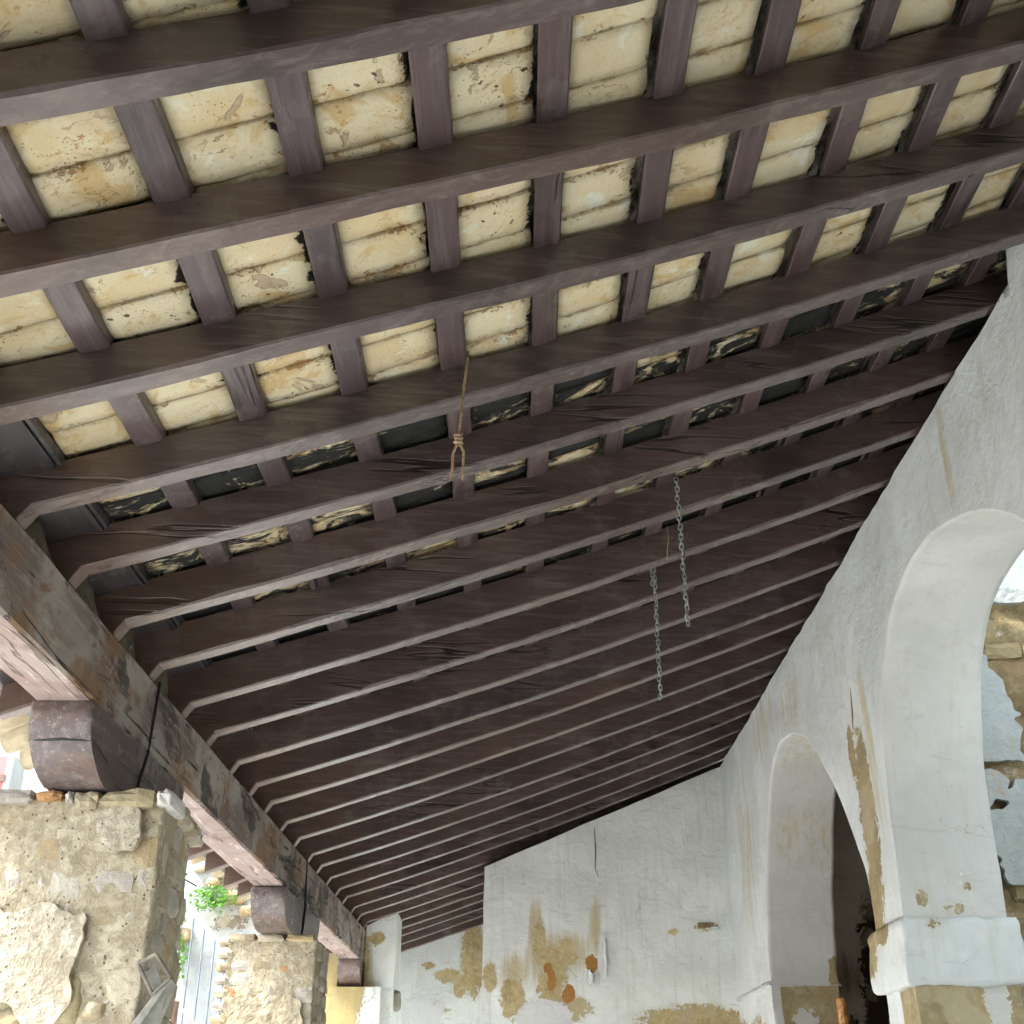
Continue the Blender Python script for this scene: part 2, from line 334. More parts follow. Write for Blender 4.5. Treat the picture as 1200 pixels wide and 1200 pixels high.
M['rail'] = mat_simple('blue_grey_rail_paint', (0.16, 0.21, 0.24), 0.25, 0.5, 10)
M['handrail'] = mat_simple('pale_handrail', (0.38, 0.37, 0.36), 0.2, 0.5, 10)
M['varnish'] = mat_simple('orange_varnished_wood', (0.55, 0.25, 0.055), 0.55, 0.25, 25, spec=0.6)
M['rooftile'] = mat_simple('old_clay_tile', (0.47, 0.42, 0.30), 0.3, 0.85, 9, dark=(0.34, 0.28, 0.18))
M['ground'] = mat_simple('pale_stone_floor', (0.58, 0.585, 0.57), 0.2, 0.8, 2)
M['earth'] = mat_simple('dry_ground', (0.40, 0.39, 0.365), 0.2, 0.9, 0.5)
M['pink'] = mat_simple('pink_red_wall_paint', (0.62, 0.17, 0.17), 0.12, 0.8, 2)
M['greywood'] = mat_simple('grey_weathered_wood', (0.25, 0.225, 0.185), 0.4, 0.8, 12)
M['post'] = mat_simple('brown_post_paint', (0.16, 0.10, 0.075), 0.35, 0.7, 12)
M['lead'] = mat_simple('grey_sheet_metal', (0.20, 0.20, 0.17), 0.35, 0.6, 9)
def mat_leaf():
    g = NT('fresh_leaf'); 
    c = g.mix(g.rand(), (0.09, 0.25, 0.03), (0.13, 0.32, 0.035))
    c = g.mix(g.ss(g.noise(g.pos(), 22.0, 3), 0.4, 0.6), c, (0.17, 0.36, 0.05))
    m = g.out(c, 0.5, None, 0.4)
    g.b.inputs['Transmission Weight'].default_value = 0.0
    g.b.inputs['Subsurface Weight'].default_value = 0.0
    return m
M['leaf'] = mat_leaf()

# ------------------------------------------------------------------ object helpers
def mesh(name, V, F, mat=None, smooth=False, mats=None, mi=None):
    me = bpy.data.meshes.new(name); me.from_pydata([tuple(v) for v in V], [], F); me.update()
    for m in (mats or ([mat] if mat else [])): me.materials.append(m)
    if mi is not None: me.polygons.foreach_set('material_index', mi)
    if smooth: me.polygons.foreach_set('use_smooth', [True] * len(me.polygons))
    return me
def obj(name, me, parent=None):
    o = bpy.data.objects.new(name, me); COL.objects.link(o)
    if parent is not None: o.parent = parent
    return o
def tag(o, label=None, cat=None, group=None, kind=None):
    if label: o['label'] = label
    if cat: o['category'] = cat
    if group: o['group'] = group
    if kind: o['kind'] = kind
    return o
def thing(name, label, cat, loc=(0, 0, 0), group=None):
    o = bpy.data.objects.new(name, None); COL.objects.link(o); o.location = loc; o.empty_display_size = 0.2
    return tag(o, label, cat, group, 'thing')
def child(name, me, parent):
    """part built in world coordinates under a thing whose empty sits at its base"""
    o = obj(name, me, parent); o.matrix_parent_inverse = Matrix.Translation(-Vector(parent.location)); return o
def fix(nf, bad=None): return nf
def nz(p, s, seed=0.0): return mn.noise(Vector((p[0] * s + seed, p[1] * s + seed * 1.7, p[2] * s - seed)))
def boxVF(x0, x1, y0, y1, z0, z1):
    V = [(x0, y0, z0), (x1, y0, z0), (x1, y1, z0), (x0, y1, z0), (x0, y0, z1), (x1, y0, z1), (x1, y1, z1), (x0, y1, z1)]
    F = [(0, 3, 2, 1), (4, 5, 6, 7), (0, 1, 5, 4), (1, 2, 6, 5), (2, 3, 7, 6), (3, 0, 4, 7)]
    return V, F
class MB:
    def __init__(s): s.V = []; s.F = []
    def addVF(s, V, F):
        b = len(s.V); s.V += [tuple(v) for v in V]; s.F += [tuple(i + b for i in f) for f in F]
    def box(s, *a): s.addVF(*boxVF(*a))
    def tube(s, pts, r, n=8, caps=True):
        pts = [Vector(p) for p in pts]; rr = r if isinstance(r, (list, tuple)) else [r] * len(pts)
        V = []; F = []; up = Vector((0.13, 0.31, 0.94))
        for i, p in enumerate(pts):
            d = (pts[min(i + 1, len(pts) - 1)] - pts[max(i - 1, 0)]).normalized()
            a = d.cross(up);
            if a.length < 1e-3: a = d.cross(Vector((1, 0, 0)))
            a.normalize(); b = d.cross(a)
            for k in range(n):
                t = 2 * math.pi * k / n; V.append(p + (a * math.cos(t) + b * math.sin(t)) * rr[i])
        for i in range(len(pts) - 1):
            for k in range(n):
                k2 = (k + 1) % n; F.append((i * n + k, i * n + k2, (i + 1) * n + k2, (i + 1) * n + k))
        if caps: F.append(tuple(range(n))); F.append(tuple((len(pts) - 1) * n + k for k in reversed(range(n))))
        s.addVF(V, F)
    def grid(s, P):                        # P[i][j] points
        n, m = len(P), len(P[0]); b = len(s.V)
        for row in P: s.V += [tuple(q) for q in row]
        for i in range(n - 1):
            for j in range(m - 1):
                s.F.append((b + i * m + j, b + (i + 1) * m + j, b + (i + 1) * m + j + 1, b + i * m + j + 1))
    def me(s, name, mat, smooth=False): return mesh(name, s.V, s.F, mat, smooth)
def finish(me, merge=0.0005, smooth_angle=None):
    bm = bmesh.new(); bm.from_mesh(me)
    if merge: bmesh.ops.remove_doubles(bm, verts=bm.verts, dist=merge)
    bmesh.ops.recalc_face_normals(bm, faces=bm.faces); bm.to_mesh(me); bm.free(); return me
def setmask(me, fn):
    a = me.attributes.new('mask', 'FLOAT_COLOR', 'POINT')
    n = len(me.vertices); co = np.empty(n * 3); me.vertices.foreach_get('co', co); co = co.reshape(-1, 3)
    a.data.foreach_set('color', np.clip(fn(co), 0, 1).astype(np.float32).ravel())
def ell(u, v, items):
    """largest soft bump of a list of ellipses (cu, cv, ru, rv)"""
    m = np.zeros(len(u))
    for cu, cv, ru, rv in items:
        m = np.maximum(m, 1 - 0.5 * (((u - cu) / ru) ** 2 + ((v - cv) / rv) ** 2))
    return np.clip(m, 0, 1)

# ------------------------------------------------------------------ roof geometry (metres, eye at the origin)
XH, SL, SKEW, SAG, MT, LR = -1.34193, 0.394117, 0.07716, 0.069325, 0.0031596, 4.2
WR = 0.073
def DR(y): return float(np.interp(y, (2.5, 3.0, 3.4, 3.9, 4.3, 4.8, 5.5, 14.0), (0.105, 0.112, 0.120, 0.127, 0.137, 0.143, 0.135, 0.138)))
def sag(x):
    u = (x - XH) / LR
    return SAG * 4 * u * (1 - u) if 0 < u < 1 else 0.0
def zraf(x, y): return 1.5 + MT * (y - 3) + SL * (x - XH) - sag(x)
YR = [-1.22, -0.76, -0.30, 0.16, 0.62, 1.075, 1.531, 1.987, 2.442, 2.919, 3.345, 3.801, 4.241, 4.729, 5.168, 5.653, 6.111, 6.527, 7.026, 7.49, 8.014, 8.438, 8.912, 9.401, 9.831, 10.353, 10.808, 11.30, 11.78, 12.26, 12.73, 13.30, 13.87]
XB = [-1.375 + 0.0, -1.088, -0.800, -0.511, -0.224, 0.050, 0.338, 0.596, 0.880, 1.160, 1.430, 1.690]   # left edges of the battens
WB = 0.076

roof = thing('timber_gallery', 'dark brown sloping timber roof of rafters, battens and limewashed tiles over the gallery', 'roof', (0, 6, 1.5))

def rafter_mesh(i, y0):
    q = random.Random(100 + i); s1, s2 = q.uniform(0, 90), q.uniform(0, 90)
    beam_top = 1.452 + MT * (y0 - 3)
    xs = [-1.90, -1.84, -1.75, -1.60, -1.575, -1.563, -1.47, -1.375, -1.345] + list(np.linspace(-1.30, 1.98, 46))
    b = 0.006
    rows = []
    for x in xs:
        zb = zraf(x, y0)
        zt = zb + DR(y0) + 0.012
        if -1.566 <= x <= -1.37: zb = beam_top
        y = y0 + SKEW * (x - XH) + 0.009 * mn.noise(Vector((x * 0.9, s1, 0)))
        wv = WR + 0.009 * mn.noise(Vector((x * 1.3, s2, 4)))
        e = 0.0022 * mn.noise(Vector((x * 6, s2, 9))); e2 = 0.0022 * mn.noise(Vector((x * 7, s1, 12)))
        zb += 0.005 * mn.noise(Vector((x * 1.6, s1, 7)))
        bb = b + max(0, 0.016 * mn.noise(Vector((x * 4, s1, 20))) - 0.002)
        b2 = b + max(0, 0.018 * mn.noise(Vector((x * 4.4, s2, 26))) - 0.002)
        rows.append([(x, y + e, zt), (x, y + e, zb + bb), (x, y + bb * 0.8 + e, zb), (x, y + wv - b2 * 0.8 + e2, zb), (x, y + wv + e2, zb + b2), (x, y + wv + e2, zt)])
    V = [p for r in rows for p in r]; F = []
    n = 6
    for i2 in range(len(rows) - 1):
        for k in range(n):
            k2 = (k + 1) % n; F.append((i2 * n + k, i2 * n + k2, (i2 + 1) * n + k2, (i2 + 1) * n + k))
    F.append(tuple(reversed(range(n)))); F.append(tuple((len(rows) - 1) * n + k for k in range(n)))
    return finish(mesh('rafter', V, F, M['rafter']), 0)
for i, y0 in enumerate(YR): child('rafter', rafter_mesh(i, y0), roof)

Y0R, Y1R = -1.6, 14.35
for i, xb in enumerate(XB[1:]):
    q = random.Random(300 + i); s1 = q.uniform(0, 90); rows = []
    for y in np.linspace(Y0R, Y1R, 90):
        x = xb + 0.010 * mn.noise(Vector((s1, y * 1.1, 0))); w_ = WB + 0.008 * mn.noise(Vector((s1, y * 1.1, 5)))
        zb = zraf(x, y) + DR(y) + 0.002 * mn.noise(Vector((s1, y * 2, 9)))
        zc = zraf(x + w_, y) + DR(y)
        rows.append([(x, y, zb + 0.036), (x, y, zb + 0.004), (x + 0.004, y, zb + 0.0015), (x + w_ - 0.004, y, zc - 0.0015), (x + w_, y, zc + 0.003), (x + w_, y, zc + 0.036)])
    mb = MB(); mb.grid([r + [r[0]] for r in rows]); child('batten', finish(mb.me('batten', M['batten'])), roof)
# dark board and little moulding closing the roof above the eave beam
def slope_box(name, x0, x1, h0, h1, mat, nseg=40):
    rows = []
    for y in np.linspace(Y0R, Y1R, nseg):
        a, b = zraf(x0, y), zraf(x1, y); d_ = 0.105 if x1 < -1.4 else DR(y); a += d_; b += d_; rows.append([(x0, y, a + h0), (x1, y, b + h0), (x1, y, b + h1), (x0, y, a + h1), (x0, y, a + h0)])
    mb = MB(); mb.grid(rows); return child(name, finish(mb.me(name, mat)), roof)
slope_box('eave_board', -1.62, -1.315, 0.004, 0.03, M['eaveboard'])
slope_box('eave_moulding', -1.312, -1.297, -0.006, 0.03, M['eaveboard'])
slope_box('eave_moulding', -1.293, -1.283, -0.001, 0.03, M['eaveboard'])
slope_box('eave_soffit_board', -1.93, -1.625, 0.013, 0.035, M['eaveboard'])
slope_box('mortar_bed', -1.28, 1.98, 0.058, 0.10, M['mortar'], 90)
slope_box('roof_covering', -1.62, 1.98, 0.104, 0.14, M['rooftile'], 20)

# ceiling tiles between the battens, laid in rows across the rafters
PITCH = 0.1525
def tile_geo(x0, x1, y0, y1, seed, nx=7, ny=6):
    q = random.Random(seed); tz = q.uniform(-0.003, 0.003); tx = q.uniform(-0.012, 0.012); ty = q.uniform(-0.015, 0.015)
    chip = [q.random() for _ in range(4)]; P = []; E = []; D = []
    xm, ym = (x0 + x1) / 2, (y0 + y1) / 2
    for i in range(nx):
        row = []
        for j in range(ny):
            u, v = i / (nx - 1), j / (ny - 1)
            x = x0 + (x1 - x0) * u; y = y0 + (y1 - y0) * v
            if i == nx - 1: x += 0.012 * mn.noise(Vector((seed * 0.01, y * 11, 3))) - 0.002
            if j == 0: y += 0.005 * mn.noise(Vector((x * 22, seed, 8)))
            if j == ny - 1: y += 0.005 * mn.noise(Vector((x * 22, seed, 18)))
            z = zraf(x, y) + DR(y) + 0.031 + tz + tx * (x - xm) + ty * (y - ym) + 0.0035 * mn.noise(Vector((x * 9, y * 9, seed)))
            ed = min(v, 1 - v)
            if ed < 0.01: z += 0.004
            if u > 0.99: z += 0.004
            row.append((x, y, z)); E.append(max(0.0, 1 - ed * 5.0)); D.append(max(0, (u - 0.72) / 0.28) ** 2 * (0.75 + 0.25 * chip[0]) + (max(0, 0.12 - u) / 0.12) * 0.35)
        P.append(row)
    V = [p for r in P for p in r]; F = []
    for i in range(nx - 1):
        for j in range(ny - 1): F.append((i * ny + j, i * ny + j + 1, (i + 1) * ny + j + 1, (i + 1) * ny + j))
    ring = [(i, 0) for i in range(nx)] + [(nx - 1, j) for j in range(1, ny)] + [(i, ny - 1) for i in range(nx - 2, -1, -1)] + [(0, j) for j in range(ny - 2, 0, -1)]
    b = len(V); ids = [i * ny + j for i, j in ring]
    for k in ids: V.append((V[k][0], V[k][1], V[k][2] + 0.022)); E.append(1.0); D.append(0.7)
    m = len(ids)
    for k in range(m): F.append((ids[k], b + k, b + (k + 1) % m, ids[(k + 1) % m])) 
    return V, F, E, D
def tile_mesh(Vs, Fs, Es, Ds, mat):
    me = mesh('ceiling_tile', Vs, Fs, mat, True)
    for nm, dat in (('edge', Es), ('dark', Ds)):
        a = me.attributes.new(nm, 'FLOAT', 'POINT'); a.data.foreach_set('value', np.array(dat, np.float32))
    return finish(me, 0)
spans = [(-1.281, XB[1] - 0.004)] + [(XB[i] + WB - 0.012, XB[i + 1] - 0.018 + (0.012 if XB[i] < -0.1 else 0)) for i in range(1, 11)] + [(XB[11] + WB - 0.01, 1.95)]
ymid = 2.35 + PITCH / 2
rows = []
k = -20
while True:
    y = ymid + (k - 0.5) * PITCH
    if y > Y1R - 0.2: break
    if y > Y0R: rows.append(y)
    k += 1
far = {'a': ([], [], [], [])}
nt = 0
for y in rows:
    for ci, (xa, xb_) in enumerate(spans):
        sd = int(y * 1000) * 17 + ci * 131
        yoff = 0.012 * mn.noise(Vector((ci * 3.3, y, 0)))
        xc = (xa + xb_) / 2
        yc = y + PITCH / 2
        # the mould starts past the fourth rafter from the near wall end
        ymould = YR[9] + 0.13 + SKEW * (xc - XH) - 0.02
        mouldy = yc > ymould
        near = 1.05 < yc < 4.84
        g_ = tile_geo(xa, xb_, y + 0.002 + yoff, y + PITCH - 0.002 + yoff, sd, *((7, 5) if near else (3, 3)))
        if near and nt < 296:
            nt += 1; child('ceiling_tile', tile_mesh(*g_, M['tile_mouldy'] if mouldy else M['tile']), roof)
        else:
            A = far['a']; b = len(A[0]); A[0].extend(g_[0]); A[1].extend([tuple(i + b for i in f) for f in g_[1]]); A[2].extend(g_[2]); A[3].extend(g_[3])
o = child('ceiling_tiles_beyond', tile_mesh(*far['a'], M['tile_mouldy']), roof); o['kind'] = 'stuff'
print('tiles', nt, len(rows))

# lumps of lime mortar bedded on the beam between the rafter feet
for i in range(9, 13):
    y = (YR[i] + YR[i + 1]) / 2 + 0.02
    P = []
    for a in range(9):
        row = []
        for c in range(9):
            x = -1.60 + 0.20 * a / 8; yy = y - 0.17 + 0.34 * c / 8
            r = (1 - ((a - 4) / 4.2) ** 2) * (1 - ((c - 4) / 4.2) ** 2)
            z0 = 1.44 + MT * (y - 3); z1 = zraf(x, yy) + DR(yy) + 0.01
            row.append((x + 0.05 * r + 0.02 * nz((x, yy, 1), 14, i), yy, z0 + (z1 - z0) * min(1, 1.15 * r + 0.25 * nz((x, yy, 0), 11, i))))
        P.append(row)
    mb = MB(); mb.grid(P); child('mortar_lump', finish(mb.me('mortar_lump', M['rubble_dark'], True)), roof)

# barrel tiles along the eave
def barrel(x0, x1, yc, r, flip, seed):
    q = random.Random(seed); mb = MB(); n = 8; P = []; Q = []
    zz = q.uniform(-0.008, 0.008); yy = q.uniform(-0.008, 0.008); xo = q.uniform(-0.03, 0.02)
    for i in range(4):
        x = x0 + xo + (x1 - x0) * i / 3; rr = r * (1.08 - 0.12 * i / 3); row = []; row2 = []
        base = 1.5 + MT * (yc - 3) + SL * (x - XH) + 0.155 + zz
        for k in range(n + 1):
            t = math.pi * k / n; s = -1 if flip else 1
            row.append((x, yc + yy + rr * math.cos(t), base + (0.055 if not flip else 0.045) + s * rr * 0.75 * math.sin(t)))
            row2.append((x, yc + yy + (rr - 0.014) * math.cos(t), base + (0.055 if not flip else 0.045) + s * (rr - 0.014) * 0.75 * math.sin(t)))
        P.append(row); Q.append(row2)
    mb.grid(P); mb.grid(Q); mb.grid([P[0], Q[0]]); mb.grid([P[3], Q[3]]); mb.grid([[p[0] for p in P], [p[0] for p in Q]]); mb.grid([[p[-1] for p in P], [p[-1] for p in Q]])
    return finish(mb.me('roof_tile', M['rooftile'], False))
k = 0; y = 2.6
while y < 13.2:
    child('roof_tile', barrel(float(np.interp(y, (4.9, 6.4), (-2.13, -1.995))), -1.60, y, 0.095, k % 2 == 0, 900 + k), roof); y += 0.125; k += 1

# ------------------------------------------------------------------ eave beam and corbels
def beam_mesh():
    ys = np.linspace(-1.6, 11.42, 130); prof = []
    xi, xo, z0, z1 = -1.37, -1.562, 1.186, 1.452; c = 0.010
    base = [(xi, z1 - c), (xi, (z0 * 2 + z1) / 3), (xi, z0 + c), (xi - c, z0), ((xi + xo) / 2, z0), (xo + c, z0), (xo, z0 + c), (xo, (z0 + z1) / 2), (xo, z1 - c), (xo + c, z1), (xi - c, z1)]
    P = []
    for y in ys:
        row = []
        for j, (x, z) in enumerate(base):
            d = 0.006 * mn.noise(Vector((x * 3, y * 2.2, z * 5 + j))) + 0.004 * mn.noise(Vector((x * 9, y * 7, z * 9 + j * 3)))
            row.append((x + (d if abs(x - xi) < 0.02 else -d), y, z + 0.004 * mn.noise(Vector((y * 1.7, j, 2))) + (MT * (y - 3) if z > 1.4 else 0.001 * (y - 3))))
        row.append(row[0]); P.append(row)
    V = [p for r in P for p in r]; F = []; mi = []; m = len(P[0])
    for i in range(len(P) - 1):
        for j in range(m - 1):
            F.append((i * m + j, i * m + j + 1, (i + 1) * m + j + 1, (i + 1) * m + j)); mi.append(1 if j in (3, 4) else 0)
    F.append(tuple(range(m - 1))); mi.append(0); F.append(tuple((len(P) - 1) * m + j for j in reversed(range(m - 1)))); mi.append(0)
    return finish(mesh('eave_beam', V, F, None, False, [M['beam'], M['beam_under']], mi))
bt = thing('eave_beam', 'long weathered grey-brown timber beam carrying the lower ends of the rafters', 'beam', (-1.46, 0, 1.186))
child('beam_timber', beam_mesh(), bt)
def sliver(y0, y1, zt, zb, name='joint_gap', w_=0.010):
    mb = MB(); mb.tube([(-1.3665, y0, zt), (-1.3655, (y0 + y1) / 2, (zt + zb) / 2), (-1.3665, y1, zb)], w_ * 0.5, 6); return mb.me(name, M['iron'])
child('iron_tie', sliver(4.36, 4.33, 1.47, 1.186), bt); child('iron_tie', sliver(7.98, 8.02, 1.475, 1.19), bt)

def corbel(name, y0, y1, zt, zb, label, x0=-1.568, x1=-1.366):
    h = zt - zb; front = [(y0, zt), (y0 - 0.004, zt - 0.2 * h), (y0 + 0.012, zt - 0.42 * h), (y0 + 0.052, zt - 0.64 * h), (y0 + 0.115, zt - 0.83 * h), (y0 + 0.20, zt - 0.96 * h), (y0 + 0.29, zb)]
    back = [(y1 - 0.30, zb), (y1 - 0.20, zt - 0.96 * h), (y1 - 0.11, zt - 0.83 * h), (y1 - 0.05, zt - 0.62 * h), (y1 - 0.012, zt - 0.38 * h), (y1, zt)]
    def catmull(P_):
        Q_ = [P_[0]] + P_ + [P_[-1]]; out = []
        for a_, b_, c_, d_ in zip(Q_, Q_[1:], Q_[2:], Q_[3:]):
            for t in (0, 0.25, 0.5, 0.75):
                out.append(tuple(0.5 * (2 * b_[i] + (c_[i] - a_[i]) * t + (2 * a_[i] - 5 * b_[i] + 4 * c_[i] - d_[i]) * t * t + (3 * b_[i] - a_[i] - 3 * c_[i] + d_[i]) * t ** 3) for i in (0, 1)))
        return out + [P_[-1]]
    front = catmull(front); back = catmull(back)
    mid = [(y0 + 0.29 + (y1 - y0 - 0.59) * k / 6, zb) for k in range(1, 6)]
    prof = []
    for a, b in zip((front + mid + back)[:-1], (front + mid + back)[1:]): prof += [a, ((a[0] + b[0]) / 2, (a[1] + b[1]) / 2)]
    prof.append((y1, zt)); prof += [(y0 + (y1 - y0) * k / 12, zt + 0.0) for k in range(11, 0, -1)]
    t = thing(name, label, 'corbel', ((x0 + x1) / 2, (y0 + y1) / 2, zb), 'carved timber corbels under the eave beam')
    n = len(prof); xs = [x0, x0 + 0.008] + list(np.linspace(x0 + 0.03, x1 - 0.03, 5)) + [x1 - 0.008, x1]
    cy, cz = (y0 + y1) / 2, (zt + zb) / 2; P = []
    for i, x in enumerate(xs):
        sh = 0.006 if i in (0, len(xs) - 1) else 0.0; row = []
        for (y, z) in prof:
            d = 0.004 * nz((x, y, z), 9, y0)
            row.append((x + 0.003 * nz((x, y, z), 8, 5), y - math.copysign(sh, y - cy) + d, z - (sh * 0.7 if z < zt - 0.01 and z > zb + .005 else 0) + d * 0.5))
        P.append(row + [row[0]])
    mb = MB(); mb.grid(P)
    for s_ in (0, len(xs) - 1):                      # side cheeks as a fan of strips
        row = P[s_][:-1]; b = len(mb.V); mb.V += row; nn = len(row)
        c = len(mb.V); mb.V.append((xs[s_], cy, zt - 0.3 * h))
        for k in range(nn): mb.F.append((b + k, b + (k + 1) % nn, c))
    cm = finish(mb.me(name, M['corbel'], True)); cm.set_sharp_from_angle(angle=R(38)); child('corbel_block', cm, t)
    return t
c1 = corbel('timber_corbel', 3.70, 4.88, 1.184, 0.955, 'large split timber corbel with rounded end on the nearest stone pillar')
mb = MB(); mb.tube([(-1.362, 4.325, 1.19), (-1.362, 4.27, 1.07), (-1.364, 4.23, 0.957)], 0.0055, 6); child('iron_tie', mb.me('iron_tie', M['iron']), c1)
mb = MB(); mb.tube([(-1.572, 3.735, 1.064), (-1.52, 3.727, 1.062), (-1.46, 3.727, 1.066), (-1.40, 3.728, 1.061), (-1.366, 3.733, 1.063), (-1.3635, 3.80, 1.055), (-1.3635, 3.92, 1.035)], [0.002, 0.004, 0.0055, 0.003, 0.005, 0.004, 0.001], 6); child('split', mb.me('split', M['iron']), c1)
c2 = corbel('timber_corbel', 7.29, 8.69, 1.186, 0.968, 'smaller timber corbel with curved end on the middle stone pillar')
mb = MB(); mb.tube([(-1.362, 8.02, 1.20), (-1.362, 7.99, 1.08), (-1.364, 7.96, 0.97)], 0.008, 6); child('iron_tie', mb.me('iron_tie', M['iron']), c2)
c3 = corbel('timber_corbel', 11.12, 11.9, 1.189, 0.975, 'farthest small timber corbel above the ochre plastered pillar')

# ------------------------------------------------------------------ stone pillars
PAL = [(0.41, 0.36, 0.255), (0.46, 0.42, 0.32), (0.36, 0.305, 0.20), (0.43, 0.395, 0.345), (0.48, 0.43, 0.32), (0.39, 0.36, 0.31), (0.41, 0.325, 0.195), (0.50, 0.47, 0.40)]
ORANGE = [(0.48, 0.27, 0.12), (0.44, 0.22, 0.10), (0.5, 0.32, 0.16)]
def stone_mesh(seed, sx, sy, sz, sharp=4.0, smooth=False):
    q = random.Random(seed); bm = bmesh.new(); bmesh.ops.create_cube(bm, size=2.0)
    bmesh.ops.subdivide_edges(bm, edges=bm.edges, cuts=5 if smooth else 2, use_grid_fill=True)
    off = q.uniform(0, 99)
    for v in bm.verts:
        p = v.co; n = (abs(p.x) ** sharp + abs(p.y) ** sharp + abs(p.z) ** sharp) ** (1 / sharp); p = p / n
        d = 1 + 0.13 * mn.noise(p * 1.4 + Vector((off, 0, 0))) + 0.11 * mn.noise(p * 2.6 + Vector((0, off, 0)))
        v.co = Vector((p.x * sx * d, p.y * sy * d, p.z * sz * d))
    me = bpy.data.meshes.new('stone'); bm.to_mesh(me); bm.free(); me.materials.append(M['stone'])
    if smooth: me.polygons.foreach_set('use_smooth', [True] * len(me.polygons))
    return me
def put_stone(parent, name, c, s, col, seed, sharp=4.0, rot=0.03, smooth=False):
    q = random.Random(seed); o = child(name, stone_mesh(seed, s[0], s[1], s[2], sharp, smooth), parent)
    o.location = c; o.rotation_euler = (q.uniform(-rot, rot), q.uniform(-rot, rot), q.uniform(-rot, rot)); o.color = (*col, 1)
    return o
def rough_core(name, corners, z0, z1, mat, amp, step, seed, zfine):
    """closed ring of rough masonry; corners = (x, y) counter-clockwise"""
    ring = []
    for (a, b) in zip(corners, corners[1:] + corners[:1]):
        L_ = math.dist(a, b); n = max(2, int(L_ / step))
        for k in range(n): ring.append((a[0] + (b[0] - a[0]) * k / n, a[1] + (b[1] - a[1]) * k / n))
    cx = sum(p[0] for p in ring) / len(ring); cy = sum(p[1] for p in ring) / len(ring)
    zs = list(np.linspace(z0, zfine, 8))[:-1] + list(np.arange(zfine, z1, step)) + [z1]
    P = []
    for z in zs:
        row = []
        for (x, y) in ring:
            d = amp * (0.8 * nz((x, y, z), 5, seed) + 0.5 * nz((x, y, z), 14, seed + 3) + 0.35 * nz((x, y, z), 34, seed + 7))
            dx, dy = x - cx, y - cy; l = math.hypot(dx, dy); t = min(1, (z1 - z) / 0.02)
            row.append((x + dx / l * d, y + dy / l * d, z))
        P.append(row + [row[0]])
    mb = MB(); mb.grid(P); top = [(cx + (x - cx) * 0.5, cy + (y - cy) * 0.5, z1 + 0.002) for (x, y) in ring]
    mb.grid([P[-1], top + [top[0]]]); mb.F.append(tuple(range(len(mb.V) - len(top) - 1, len(mb.V) - 1)))
    return finish(mb.me(name, mat, True))
def patch(name, origin, ux, uz, W, H, fn, thick, mat, seed, step=0.009, amp=0.004):
    """ragged sheet of render left on a wall: grid cells where fn(u,v) > 0, with real thickness"""
    nrm = Vector(ux).cross(Vector(uz)).normalized(); nu, nv = int(W / step), int(H / step)
    V = []; F = []; idx = {}
    def vid(i, j, top):
        k = (i, j, top)
        if k not in idx:
            u, v = pos.get((i, j), (i * step, j * step))
            p = Vector(origin) + Vector(ux) * u + Vector(uz) * v
            e = 0.0
            h = (thick + amp * mn.noise(Vector((u * 14, v * 14, seed))) + 0.5 * amp * mn.noise(Vector((u * 45, v * 45, seed)))) if top else -0.012
            idx[k] = len(V); V.append(p + nrm * h)
        return idx[k]
    on = {}
    for i in range(nu):
        for j in range(nv):
            u, v = (i + .5) * step, (j + .5) * step
            on[i, j] = fn(u, v) + 0.5 * (mn.noise(Vector((u * 9, v * 9, seed))) + 0.5 * mn.noise(Vector((u * 26, v * 26, seed)))) > 0
    nb = {}; pos = {}
    for (i, j), s_ in on.items():
        if not s_: continue
        for (di, dj, a, b) in ((-1, 0, (i, j + 1), (i, j)), (1, 0, (i + 1, j), (i + 1, j + 1)), (0, -1, (i, j), (i + 1, j)), (0, 1, (i + 1, j + 1), (i, j + 1))):
            if not on.get((i + di, j + dj), False): nb.setdefault(a, []).append(b); nb.setdefault(b, []).append(a)
    for k in nb: pos[k] = (k[0] * step + step * 0.35 * mn.noise(Vector((k[0] * .7, k[1] * .7, seed))), k[1] * step + step * 0.35 * mn.noise(Vector((k[0] * .7, k[1] * .7, seed + 9))))
    for _ in range(3):
        pos = {k: (0.4 * pos[k][0] + 0.6 * sum(pos[q_][0] for q_ in v) / len(v), 0.4 * pos[k][1] + 0.6 * sum(pos[q_][1] for q_ in v) / len(v)) for k, v in nb.items()}
    for (i, j), s_ in on.items():
        if not s_: continue
        F.append((vid(i, j, 1), vid(i + 1, j, 1), vid(i + 1, j + 1, 1), vid(i, j + 1, 1)))
        for (di, dj, a, b) in ((-1, 0, (i, j + 1), (i, j)), (1, 0, (i + 1, j), (i + 1, j + 1)), (0, -1, (i, j), (i + 1, j)), (0, 1, (i + 1, j + 1), (i, j + 1))):
            if not on.get((i + di, j + dj), False): F.append((vid(*a, 1), vid(*a, 0), vid(*b, 0), vid(*b, 1)))
    me = mesh(name, V, F, mat, False); setmask(me, lambda co: np.zeros((len(co), 4))); return finish(me, 0)

